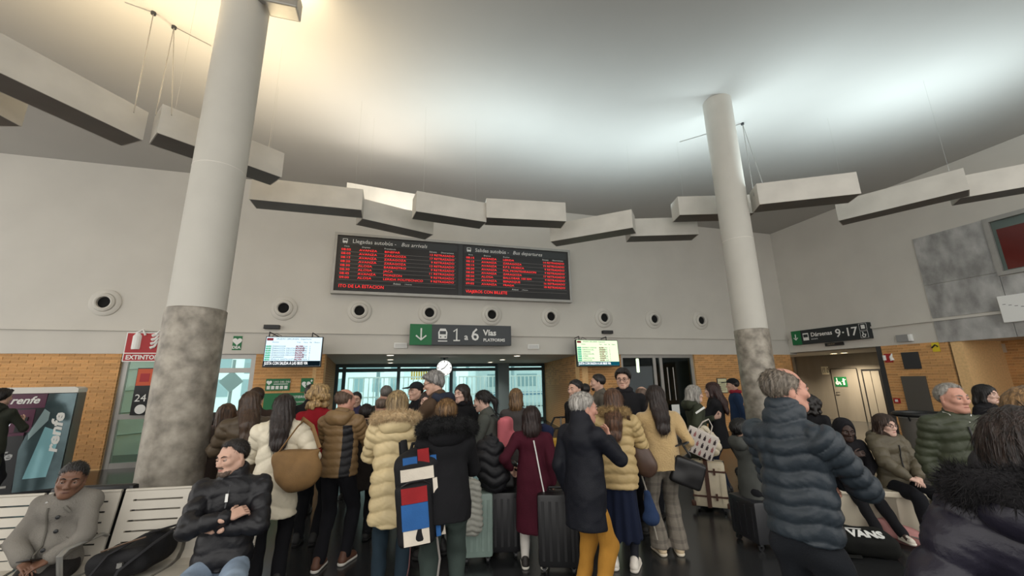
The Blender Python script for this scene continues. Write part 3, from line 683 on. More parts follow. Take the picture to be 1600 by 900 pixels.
# ---------------------------------------------------------------- two hanging train screens
def screen(name, lab, c, w, hh, yaw, rows, cbg, ctick):
    e = empty(name, c, yaw); tag(e, lab, 'screen'); e.rotation_euler = (-.06, 0, yaw)
    MB().box(-w/2, 0, 0, w/2, .08, hh, .01).build('case', M_dark, e)
    MB().box(-w/2+.02, -.006, .03, w/2-.02, .0, hh-.02).build('display', emi('display_'+name+cbg, cbg, .9), e)
    tk = MB().box(-w/2+.02, -.010, .03, w/2-.02, -.004, .14).build('ticker_strip', emi('ticker_'+ctick, ctick, .6), e)
    text('ticker_lettering', 'JUSTA CON SALIDA A LAS 08:05 VIA', .098, emi('ticker_white', '#ffffff', 1.0), tk, wallm(-w/2+.04, -.012, .085), sx=(w-.1)/1.95)
    dk = mat('screen_ink', '#31485a', .6); rd = mat('screen_red', '#9c2438', .6); gr = emi('screen_green', '#12b58c', .8)
    text('heading', 'SALIDAS CERCANÍAS  Departures', .05, dk, e, wallm(-w/2+.22, -.008, hh-.06))
    for fx, t in ((.12, 'Destino'), (.54, 'Tren'), (.66, 'Hora'), (.76, 'Vía'), (.84, 'Observ.')): text('heading', t, .042, dk, e, wallm(-w/2+fx*w, -.008, hh-.135))
    n = 7; st = (hh-.20-.15)/n
    for k in range(n):
        z = hh-.205-st*(k+.5)
        MB().box(-w/2+.03, -.009, z-st*.38, -w/2+.03+w*.085, -.005, z+st*.38).build('green_cell', gr, e)
        text('departure_time', '%02d:%02d' % (8+k//3, (5+17*k) % 60), .05, M_sw, e, wallm(-w/2+.045, -.011, z))
        text('destination', rows[k], .05, dk, e, wallm(-w/2+.13*w, -.008, z))
        text('train_name', 'ALVIA' if k % 3 == 0 else 'AVANT', .058, rd, e, wallm(-w/2+.53*w, -.008, z), bold=.003)
        text('train_number', str(8164+311*k), .045, dk, e, wallm(-w/2+.66*w, -.008, z)); text('platform_number', str(1+k % 4), .05, dk, e, wallm(-w/2+.77*w, -.008, z))
    MB().box(-w/2+.03, -.010, hh-.10, -w/2+.16, -.006, hh-.04).build('logo_cell', rd, e)
    for q in (-.55, .35): MB().tube([(q, .06, hh), (q, .06, hh+.1), (q+.05, YB-c[1]-.08, hh+.10)], .014, 6).build('bracket', M_dark, e)
    MB().tube([(-.5, .07, hh), (-.42, .08, hh+.08), (-.30, .08, hh+.02)], .007, 6).build('power_cable', M_dark, e)
    return e
ROW = ['ZARAGOZA', 'ZARAGOZA DELICIAS', 'ZARAGOZA DELICIAS', 'ZARAGOZA DELICIAS', 'ZARAGOZA DELICIAS', 'CANFRANC', 'SEVILLA SANTA JUSTA']
ROW2 = ['MADRID P. ATOCHA', 'ZARAGOZA DEL.', 'CANFRANC', 'ZARAGOZA DEL.', 'AYERBE', 'ZARAGOZA DEL.', 'CALATAYUD']
a, b = aty(409, 574, YB-.75), aty(505, 526, YB-.75)
screen('train_screen', 'hanging train screen with pale blue rows on the pier with green signs', ((a[0]+b[0])/2, YB-.75, a[2]), b[0]-a[0], b[2]-a[2], 0, ROW, '#cfe6f2', '#0d1a22')
a, b = aty(902, 573, YB-.5), aty(967, 531, YB-.5)
screen('train_screen', 'hanging train screen with pale green rows next to the double glass doors', ((a[0]+b[0])/2, YB-.5, a[2]), b[0]-a[0], b[2]-a[2], .05, ROW2, '#d9f2c4', '#12586a')
for u, v, lab in ((425, 511, 'left'), (949, 519, 'right')):
    p = aty(u, v, YB-.05); e = MB().box(-.17, -.08, -.05, .17, .05, .05, .012).build('camera_housing', M_dark, None, (p[0], YB-.03, p[2])); tag(e, 'small black box on the wall above the %s train screen' % lab, 'box')
for u, v, lab in ((626, 540, 'left'), (833, 542, 'right')):
    p = aty(u, v, YB); e = empty('emergency_lamp', (p[0], YB, p[2])); tag(e, 'flat white emergency lamp below the ledge %s of the platform sign' % lab, 'lamp')
    MB().box(-.17, -.05, -.07, .17, 0, .07, .012).build('cover', M_sw, e); MB().box(-.14, -.054, -.045, .14, -.049, .045).build('diffuser', mat('lamp_diffuser', '#c9c8c4', .4), e)

# ---------------------------------------------------------------- flat signs on the back wall
def fsign(name, lab, u0, v0, u1, v1, m, y=YB-.012, th=.012, border=None):
    xa, xb, za, zb = back_rect(u0, v0, u1, v1, y); e = empty(name, ((xa+xb)/2, y, za)); tag(e, lab, 'sign'); W, Hh = xb-xa, zb-za
    MB().box(-W/2, 0, 0, W/2, th, Hh).build('plate', border or m, e)
    if border: MB().box(-W/2+.02, -.004, .02, W/2-.02, 0, Hh-.02).build('field', m, e)
    return e, W, Hh
e, W, Hh = fsign('extinguisher_sign', 'red sign reading EXTINTOR with white extinguisher and flames', 199, 519, 252, 565, M_sr, YB-.10, .02, M_sw)
MB().box(-W/2+.02, -.007, Hh*.27, W/2-.02, -.003, Hh*.30).build('divider', M_sw, e)
text('lettering', 'EXTINTOR', .13, M_sw, e, wallm(-W*.42, -.008, Hh*.14), bold=.004, sx=.95)
MB().lathe([(0, .27), (.085, .27), (.09, .30), (.09, .56), (.05, .63), (.05, .66), (0, .66)], 14, (-W*.22, .03, 0)).build('extinguisher_symbol', M_sw, e)
MB().tube([(-W*.22, -.02, .64), (-W*.22+.09, -.02, .70), (-W*.22+.15, -.02, .58)], .02, 6).build('extinguisher_hose', M_sw, e)
for k in range(4): MB().tube([(W*.16, -.01, .30+.09*k), (W*.26, -.01, .33+.09*k), (W*.34, -.01, .46+.08*k)], [.035, .03, .006], 6).build('flame_symbol', M_sw, e)
e, W, Hh = fsign('defibrillator_plate', 'small green heart sign on the white wall beside the column', 365, 525, 376, 547, M_sg)
def heart(cx, cz, s, y, m, e):
    pts = [(cx+s*.062*16*math.sin(t)**3*1, cz+s*.062*(13*math.cos(t)-5*math.cos(2*t)-2*math.cos(3*t)-math.cos(4*t))) for t in np.linspace(2*math.pi, 0, 28, endpoint=False)]
    return MB().prism(pts, y-.004, y, 'y').build('heart_symbol', m, e)
heart(0, Hh*.62, .1, -.001, M_sw, e); text('lettering', 'DEA', .09, M_sw, e, wallm(-.09, -.004, Hh*.18), bold=.003)
yP = YB-.012
e, W, Hh = fsign('defibrillator_guide', 'wide green sign with heart and five white squares on the brick pier', 416, 592, 452, 610, M_sg, yP)
heart(-W*.36, Hh*.68, .06, -.001, M_sw, e)
for k in range(5): MB().box(-W*.44+k*W*.18, -.004, Hh*.12, -W*.44+k*W*.18+W*.13, 0, Hh*.40).build('white_square', M_sw, e)
text('lettering', 'USO DEL DEA', .06, M_sw, e, wallm(-W*.18, -.004, Hh*.72)); MB().box(-W*.18, -.004, Hh*.52, W*.42, 0, Hh*.57).build('white_line', M_sw, e)
e, W, Hh = fsign('defibrillator_sign', 'square green sign with white heart and cross reading DEA on the brick pier', 471, 591, 488, 612, M_sg, yP)
heart(-W*.06, Hh*.52, .10, -.001, M_sw, e); MB().tube([(-W*.02, -.008, Hh*.68), (-W*.10, -.008, Hh*.54), (-W*.0, -.008, Hh*.5), (-W*.08, -.008, Hh*.36)], .012, 5).build('lightning_mark', M_sg, e)
MB().box(W*.28, -.004, Hh*.78, W*.44, 0, Hh*.84).build('cross_bar', M_sw, e); MB().box(W*.33, -.0045, Hh*.72, W*.39, 0, Hh*.90).build('cross_bar', M_sw, e); text('lettering', 'DEA', .10, M_dark, e, wallm(-.11, -.008, -.06), bold=.003)
e, W, Hh = fsign('defibrillator_cabinet', 'green cabinet with white lettering under the heart signs on the pier', 413, 615, 485, 660, M_sg, yP-.15, .16)
text('lettering', 'DESFIBRILADOR', .085, M_sw, e, wallm(W*.0, -.004, Hh*.86)); text('lettering', 'Semiautomático', .06, M_sw, e, wallm(W*.05, -.004, Hh*.70)); text('lettering', 'externo', .06, M_sw, e, wallm(W*.05, -.004, Hh*.58))
e, W, Hh = fsign('framed_notice', 'small framed yellowish notice on brick left of the lift column', 1120, 591, 1138, 614, mat('notice_paper', '#d9d6b0', .7), YB-.02, .02, M_darkgrey)
for k in range(5): MB().box(-W*.35, -.008, Hh*(.2+.13*k), W*.3, -.004, Hh*(.23+.13*k)).build('text_line', M_darkgrey, e)
# posters on the window behind the near column
e, W, Hh = fsign('poster', 'narrow black and orange poster on the glass beside the column', 216, 575, 232, 648, M_dark, YB+.04, .01)
MB().box(-W/2+.01, -.004, Hh*.62, W/2-.01, 0, Hh*.98).build('orange_field', mat('poster_orange', '#c4532f', .6), e); text('lettering', '24', .22, M_sw, e, wallm(-W*.4, -.004, Hh*.35)); MB().lathe([(0, 0), (.1, 0), (.1, -.004), (0, -.004)], 16, (0, 0, Hh*.12), axis='y').build('white_disc', M_sw, e)
MB().box(-W*.3, -.008, Hh*.7, W*.2, -.004, Hh*.88).build('poster_mark', M_sr, e)
# ---------------------------------------------------------------- clock
p = aty(694, 575, 12.6); ck = empty('station_clock', (p[0], 12.6, p[2])); tag(ck, 'round white hanging clock before the glass front', 'clock')
R_ = 12.2/FPX*(CAMM[2]@(p-CAM))
MB().lathe([(0, -.05), (R_, -.05), (R_, .05), (0, .05)], 40, axis='y').build('case', M_dark, ck, smooth=True)
MB().lathe([(0, -.053), (R_*.95, -.053), (R_*.95, -.05)], 40, axis='y').build('dial', emi('clock_dial', '#f4f4ee', .75), ck)
for k in range(12):
    a = k*math.pi/6; L0 = .72 if k % 3 == 0 else .80
    MB().tube([(R_*L0*math.sin(a), -.055, R_*L0*math.cos(a)), (R_*.90*math.sin(a), -.055, R_*.90*math.cos(a))], .009 if k % 3 else .013, 5).build('hour_mark', M_dark, ck)
for a, l, r in ((math.radians(245), .45, .012), (math.radians(40), .68, .009)): MB().tube([(0, -.058, 0), (R_*l*math.sin(a), -.058, R_*l*math.cos(a))], r, 5).build('clock_hand', M_dark, ck)
MB().lathe([(.03, R_), (.03, ZS-p[2]-.03), (.12, ZS-p[2]-.02), (.12, ZS-p[2]), (0, ZS-p[2])], 14).build('hanger', M_dark, ck, smooth=True)
# ---------------------------------------------------------------- stair railing in the recess
M_rail = mat('railing_black', '#17181a', .4, .4)
rl = empty('stair_railing', (4.05, 10.5, 0)); tag(rl, 'black stair railing with steel posts and a yellow base beside the brick recess', 'railing')
P1, P2 = aty(876, 652, 10.5)-A_((4.05, 10.5, 0)), aty(846, 690, 10.5)-A_((4.05, 10.5, 0))
for dz in (0, -.28): MB().tube([(P2[0], 0, P2[2]+dz-.1), (P1[0]-.18, 0, P1[2]+dz), (P1[0]+.02, 0, P1[2]+dz), (P1[0]+.35, 0, P1[2]+dz)], .025, 8).build('handrail', M_rail, rl, smooth=True)
for q in (0, .33): MB().tube([(P1[0]+q, 0, .14), (P1[0]+q, 0, P1[2])], .025, 8).build('post', M_steel, rl, smooth=True)
MB().tube([(P2[0]+.05, 0, .14), (P2[0]+.05, 0, P2[2])], .025, 8).build('post', M_steel, rl, smooth=True)
MB().box(P2[0]-.1, -.25, 0, P1[0]+.5, .25, .14).build('yellow_base', mat('yellow_paint', '#c79a2a', .6), rl)

# ---------------------------------------------------------------- ticket machine
yk = 9.15; a = aty(125, 604, yk); kx1 = a[0]; kx0 = aty(8, 612, yk)[0]; kz = a[2]
kw = 1.12; TH = .36; k = empty('ticket_machine', (kx1-kw/2*math.cos(TH), yk-kw/2*math.sin(TH), 0), TH); tag(k, 'black and purple ticket vending machine with white top reading renfe', 'ticket machine')
L0, L1 = -kw/2, kw/2
M_kb = mat('machine_black', '#15171a', .3); M_kp = mat('machine_purple', '#4f1436', .35); M_kt = mat('machine_teal_gloss', '#55686c', .12, .5, .25, 3)
MB().box(L0, 0, 0, L1, .65, kz-.10, .02).build('cabinet', M_kb, k)
pts = [(L0+.02, kz-.10)]+[(L0+.02+.18*t, kz-.10+.10*math.sin(t*math.pi/2)) for t in (.25, .5, .75, 1)]+[(L1-.05, kz), (L1, kz-.03), (L1, kz-.10)]
MB().prism(pts, -.06, .65, 'y').build('white_top', mat('machine_white', '#dcdad2', .4), k, recalc=True)
xs = L1-.52
MB().box(L0+.01, -.03, kz-.34, xs+.16, 0, kz-.105).build('header_panel', M_kp, k)
MB().box(L0+.01, -.012, .98, xs+.06, 0, kz-.36).build('control_panel', M_kp, k)
MB().box(L0+.01, -.02, .10, xs+.0, 0, .93).build('lower_panel', M_kb, k)
MB().box(L0+.01, -.05, .93, xs+.0, 0, .975).build('ledge', M_kp, k)
wp = [(xs+.18, kz-.11), (xs+.16, kz-.38), (xs+.02, kz-.8), (xs-.02, .7), (xs+.02, .06), (L1-.01, .06), (L1-.01, kz-.11)]
wg = MB().prism(wp, -.045, 0, 'y').build('side_wing', M_kt, k, recalc=True)
lp = [(xs+.17, kz-.36), (xs+.24, kz-.42), (xs+.24, kz-.55), (xs+.06, kz-.85), (xs+.05, kz-.75)]
MB().prism(lp, -.052, -.044, 'y').build('glass_inset', mat('machine_pale_gloss', '#9fb6b8', .12, .3), wg, recalc=True)
MB().prism([(xs+.10, .25), (xs+.36, .25), (xs+.42, .95), (xs+.22, 1.05)], -.052, -.044, 'y').build('glass_inset', mat('machine_cyan', '#8fc3cc', .12, .2), wg, recalc=True)
text('lettering', 'renfe', .19, M_sw, wg, wallm(xs+.36, -.054, .62) @ Matrix.Rotation(math.pi/2, 4, 'Z'), shear=.2, bold=.006, sx=1.6)
text('lettering', 'renfe', .16, M_sw, k, wallm(xs-.24, -.034, kz-.215), shear=.3, bold=.004, sx=.95)
text('lettering', 'Billetes', .065, M_sw, k, wallm(L0+.05, -.034, kz-.18)); text('lettering', 'Tickets', .06, M_sw, k, wallm(L0+.05, -.034, kz-.26))
text('lettering', 'renfe', .18, mat('grey_lettering', '#b4b6b6', .5), k, wallm(xs-.52, -.024, .62), shear=.3, bold=.004, sx=1.15)
MB().box(xs-.62, -.02, kz-.60, xs-.26, -.01, kz-.44).build('instruction_plate', mat('machine_plate', '#8f8a8c', .5), k)
MB().prism([(xs-.56, .99), (xs-.22, .99), (xs-.14, 1.26), (xs-.58, 1.26)], -.03, -.01, 'y').build('touch_screen', emi('machine_screen', '#e9e6ee', .75), k, recalc=True)
for q in (1.19, 1.06): MB().box(xs-.54, -.034, q, xs-.28, -.029, q+.018).build('screen_line', M_kp, k)
MB().box(xs-.10, -.04, 1.16, xs-.0, -.005, 1.22).build('card_slot', M_dark, k); MB().box(xs-.12, -.04, .99, xs-.0, -.005, 1.12).build('coin_slot', M_dark, k)
MB().box(xs-.14, -.03, .14, xs-.06, -.015, .17).build('lock', M_alu, k)
# ---------------------------------------------------------------- beyond the glass: platforms, buildings, hills
M_pl = mat('platform_pale', '#dfe6e6', .7, 0, .06, 1); M_bld = mat('far_facade', '#eef2f2', .7); M_win = mat('far_window', '#93a9ae', .3); M_hill = mat('far_hill', '#c8d6d2', .9, 0, .1, .2)
M_yel = mat('yellow_roof', '#d9a93a', .6); M_bl2 = mat('canopy_blue_grey', '#a9bcc2', .6)
structure(boxo('ground_far', -60, 30, -.6, 80, 120, -.25, M_pl))
for i, (x0_, x1_, y_, z_, nw) in enumerate(((-22, -11, 40, 7, 6), (-8, 1, 46, 6.0, 5), (3, 14, 42, 4.6, 6), (16, 30, 44, 6.5, 7))):
    e = empty('station_building', ((x0_+x1_)/2, y_, -.25)); tag(e, ['long pale building far beyond the tracks behind the side door', 'pale three storey house beyond the tracks behind the railings', 'low pale depot beyond the tracks right of the clock', 'pale block beyond the tracks near the brick recess wall'][i], 'building')
    w_ = x1_-x0_
    MB().box(-w_/2, 0, 0, w_/2, 6, z_).build('wall', M_bld, e); MB().box(-w_/2-.3, -.3, z_, w_/2+.3, 6.3, z_+.35).build('roof', M_bl2, e)
    for r_ in range(2):
        for q in range(nw): MB().box(-w_/2+w_*(q+.25)/nw, -.06, 1+r_*2.2, -w_/2+w_*(q+.72)/nw, .0, 2.4+r_*2.2).build('window', M_win, e)
hv = []
hm = MB(); N_ = 40
for i in range(N_+1):
    x = -60+140*i/N_; z = 7+3*math.sin(x*.07)+1.5*math.sin(x*.19+1); hm.v += [(x, 90, -.3), (x, 100, z)]
hm.f = [(2*i, 2*i+2, 2*i+3, 2*i+1) for i in range(N_)]
structure(hm.build('ground_hills', M_hill))
# platform canopy with yellow slats
cn = empty('platform_canopy', (1.2, 22, 0)); tag(cn, 'platform canopy with yellow slats on posts beyond the glass front', 'canopy')
xa_, xb_ = aty(642, 590, 22)[0]-1.2, aty(694, 590, 22)[0]-1.2; z0_, z1_ = aty(665, 593, 22)[2], aty(665, 577, 22)[2]
for q in range(14): MB().box(xa_+(xb_-xa_)*q/14, -.04, z0_, xa_+(xb_-xa_)*(q+.7)/14, .02, z1_).build('slat', M_yel, cn)
MB().box(xa_, -.02, z0_+.1, xb_, .04, z0_+.16).build('slat_rail', M_yel, cn)
MB().box(-8, 0, 3.1, 6, 1.6, 3.3).build('roof', M_bl2, cn); MB().box(-8, .05, 2.2, -1.7, .12, 2.7).build('fascia', M_bl2, cn)
for q in (-6, -2, 2, 5.4): MB().tube([(q, .8, -.2), (q, .8, 3.1)], .1, 10).build('post', M_bl2, cn)
# white railings on the platform
for (xa_, xb_, y_, lab) in ((-2.0, 2.6, 20, 'white platform railing behind the left part of the glass front'), (3.2, 9, 21, 'white platform railing behind the right part of the glass front')):
    e = empty('platform_railing', (xa_, y_, 0)); tag(e, lab, 'railing')
    n_ = int((xb_-xa_)/.22)
    for q in range(n_+1): MB().box(q*.22, 0, -.2, q*.22+.05, .04, 1.9).build('bar', M_sw, e)
    for z_ in (1.0, 1.88): MB().box(0, -.01, z_, xb_-xa_, .05, z_+.06).build('rail', M_sw, e)
trn = empty('parked_train', (10, 26, 0)); tag(trn, 'pale parked train beyond the platform railing', 'train')
MB().box(-5, 0, 0, 8, 2.8, 2.7, .25).build('car_body', mat('train_white', '#cdd8da', .4), trn)
for q in range(6): MB().box(-4.2+q*2, -.02, 1.3, -2.8+q*2, .02, 2.1).build('window', M_win, trn)
MB().box(-5, -.03, .75, 8, .0, .95).build('stripe', mat('train_stripe', '#5d86a0', .4), trn)
# concrete ramp wall outside the side window
rw = empty('ramp_wall', (-6.6, 13.2, 0)); tag(rw, 'pale green concrete ramp wall outside the side window', 'wall')
Mr = mat('ramp_concrete', '#d3e0da', .8, 0, .08, 2); Mr2 = mat('ramp_joint', '#9fb2ab', .8)
MB().box(-4, 0, 0, 1.75, .2, 2.9).build('slab', Mr, rw)
for q in range(5): MB().tube([(-4, -.005, .2+.55*q), (1.75, -.005, .62+.55*q)], .012, 5).build('joint', Mr2, rw)
lp_ = empty('traffic_sign', (-5.1, 15.5, 0)); tag(lp_, 'grey diamond sign on a pole outside the side door', 'sign')
MB().tube([(0, 0, 0), (0, 0, 2.5)], .05, 8).build('pole', M_bl2, lp_); MB().prism([(0, 1.45), (.35, 1.8), (0, 2.15), (-.35, 1.8)], -.07, -.05, 'y').build('plate', M_bl2, lp_, recalc=True)
# ---------------------------------------------------------------- people
def head_sculpt(fem=False, h=.0055):
    s = Sculpt(); w = .95 if fem else 1.0; j = .9 if fem else 1.0
    s.ell((0, -.014, .032), (.074*w, .095, .081), k=.02)
    s.ell((0, .024, -.028), (.060*w, .066, .078), k=.03)
    s.ell((0, .064, -.092), (.024*j, .021, .018), k=.03)
    for q in (-1, 1):
        s.cone((q*.055*w, .0, -.05), (q*.016*j, .064, -.092), .020, .017, k=.025)
        s.ell((q*.040*w, .062, -.020), (.024, .024, .020), k=.02)
        s.cone((q*.012, .086, .020), (q*.046*w, .068, .022), .011, .010, k=.016)
        s.ell((q*.011, .096, -.037), (.009, .011, .008), k=.008)
        s.ell((q*.031, .104, .001), (.016, .017, .011), k=.014, sub=True)
        s.ell((q*.076*w, -.010, -.006), (.008, .019, .031), rZ(-q*.35), k=.006)
        s.ell((q*.083*w, -.004, -.004), (.004, .009, .016), k=.005, sub=True)
    s.cone((0, .086, .010), (0, .107 if not fem else .103, -.030), .0075, .0125, k=.012)
    s.ell((0, .085, -.063), (.022, .011, .0055), k=.008); s.ell((0, .084, -.074), (.019, .011, .0065), k=.008)
    s.ell((0, .098, -.068), (.024, .010, .0018), k=.004, sub=True)
    s.cone((0, -.022, -.06), (0, -.035, -.19), .054*w, .060*w, k=.035)
    return s.run(h, 1)
_hc = {}
def head_base(fem, h):
    if (fem, h) not in _hc: _hc[fem, h] = head_sculpt(fem, h)
    return _hc[fem, h]
def hand_base(curl, thumb, h=.0048):
    """right hand: fingers along +y from the wrist, back of hand +z, thumb on -x"""
    key = ('hand', curl, thumb, h)
    if key in _hc: return _hc[key]
    s = Sculpt()
    s.box((0, .050, 0), (.040, .046, .014), .012, k=.012); s.cone((0, -.05, 0), (0, .02, 0), .027, .027, k=.02, flat=((0, 0, 1), .75))
    for i, (x, L) in enumerate(((-.031, .070), (-.0105, .078), (.0105, .073), (.031, .057))):
        p = A_((x, .090, 0.)); a = 0; fan = (x*1.6)
        for seg, (fr, bd) in enumerate(((.45, .9), (.31, 1.1), (.24, .7))):
            a += curl*bd; d = A_((math.sin(fan)*math.cos(a), math.cos(fan)*math.cos(a), -math.sin(a)))
            q = p+d*L*fr*1.15; s.cone(p, q, .0092-.0008*seg, .0086-.0008*seg, k=.004); p = q
    p = A_((-.030, .018, -.004)); a = .75
    for seg, (L, da) in enumerate(((.040, 0), (.034, -.35*thumb), (.027, -.35*thumb))):
        a += da; d = A_((-math.sin(a), math.cos(a), -.25-.35*thumb*(seg > 0))); d = unit(d); q = p+d*L; s.cone(p, q, .0115-.0012*seg, .0105-.0012*seg, k=.008); p = q
    _hc[key] = s.run(h, 1); return _hc[key]
def ik(a, b, l1, l2, pole):
    d = b-a; L = np.linalg.norm(d); L2 = min(L, (l1+l2)*.999); u = d/L
    if L > L2: b = a+u*L2
    x = (l1*l1-l2*l2+L2*L2)/(2*L2); hh = math.sqrt(max(l1*l1-x*x, 0)); p = A_(pole, float); p = p-u*(p@u); p = unit(p)
    return a+u*x+p*hh, b
ARMS = {  # wrist (x outward, y forward, z over pelvis) /H, elbow pole, back-of-hand, curl
 'down':   ((.135, .02, -.035), (.3, -1, 0), (1, .2, 0), .35),
 'pocket': ((.125, .07, .02), (.8, -1, 0), (1, .3, .2), .5),
 'phone':  ((.04, .19, .185), (.7, .1, -1), (.5, .5, -.7), .75),
 'chest':  ((.02, .15, .21), (1, 0, -.8), (.3, .9, .2), .6),
 'cross':  ((-.03, .135, .175), (1, .25, -.7), (.2, 1, .5), .5),
 'crossin': ((-.02, .10, .13), (1, .25, -.7), (.2, 1, .3), .5),
 'strap':  ((.085, .10, .225), (.9, -.1, -1), (.5, .7, .5), 1.0),
 'mouth':  ((.04, .165, .245), (.8, .2, -1), (.4, .7, -.3), .9),
 'lap':    ((.045, .15, .03), (1, -.4, 0), (.3, .2, 1), .35),
 'knee':   ((.085, .20, .045), (1, -.4, 0), (.2, .2, 1), .35),
 'carry':  ((.15, .05, .06), (.6, -1, 0), (1, .1, .1), 1.0),
 'back':   ((.10, -.07, .03), (1, -.5, 0), (.4, -1, 0), .5),
}
SKIN = {'light': '#c39d89', 'pale': '#cfab9a', 'tan': '#ad8068', 'dark': '#70503f', 'vdark': '#3e2d27', 'ruddy': '#bd8c79'}
def skin(k): return mat('skin_'+k, SKIN[k], .5, 0, .06, 14, .1, 160, spec=.4)
class Person: pass
def catq(parts):
    V = []; Q = []; n = 0
    for v, q in parts: V.append(v); Q.append(q+n); n += len(v)
    return np.concatenate(V), np.concatenate(Q)
SHOES = {}
def shoe_mesh(colr, sole, kind):
    key = (colr, sole, kind)
    if key in SHOES: return SHOES[key]
    s = Sculpt()   # ankle above origin, toe along +y, ground z=0
    s.cone((0, -.045, .045), (0, .135, .038), .040, .042, k=.02, flat=((0, 0, 1), .85)); s.cone((0, -.03, .06), (0, -.02, .10 if kind != 'boot' else .22), .038, .040, k=.03)
    s.cone((0, .02, .07), (0, .12, .05), .034, .028, k=.03); s.clip((0, 0, .018), (0, 0, -1))
    v, q = s.run(.009, 1); a = qmesh('shoe', v, q); a.materials.append(mat('shoe_'+colr, colr, .6, 0, .08, 20, .1, 90))
    s = Sculpt(); s.cone((0, -.048, .018), (0, .140, .018), .044, .047, k=.01, flat=((0, 0, 1), .6)); s.clip((0, 0, .0), (0, 0, -1)); s.clip((0, 0, .030), (0, 0, 1))
    v, q = s.run(.010, 0); b = qmesh('sole', v, q); b.materials.append(mat('sole_'+sole, sole, .7))
    SHOES[key] = (a, b); return SHOES[key]

def quilt(v, n, segs, amp, spacing, wav=.012, seed=0, power=.55, chev=0):
    """baffles along each limb / trunk segment: segs = (a, b, r, sp) nearest one gives the coordinate"""
    best = np.full(len(v), 1e9); co = np.zeros(len(v)); off = 0
    for a, b, r, sp in segs:
        ba = b-a; L = np.linalg.norm(ba); u = ba/L; t = (v-a)@u; tc = np.clip(t, 0, L); d = np.linalg.norm(v-a-u*tc[:, None], axis=1)-r
        c = (t)/(spacing*sp)+off; m = d < best; best[m] = d[m]; co[m] = c[m]; off += 0
    r = np.random.default_rng(seed); ph = r.random(3)*6
    co = co+wav/spacing*(np.sin(v[:, 0]*17+ph[0])+.7*np.sin(v[:, 0]*31+v[:, 1]*12+ph[1]))+chev*np.abs(v[:, 0])/spacing
    f = np.abs(np.sin(np.pi*co))**power
    fine = np.sin(v[:, 0]*95+9*np.sin(v[:, 2]*21)+v[:, 1]*70)*.08*f
    return v+n*((f-.65+fine)*amp)[:, None]

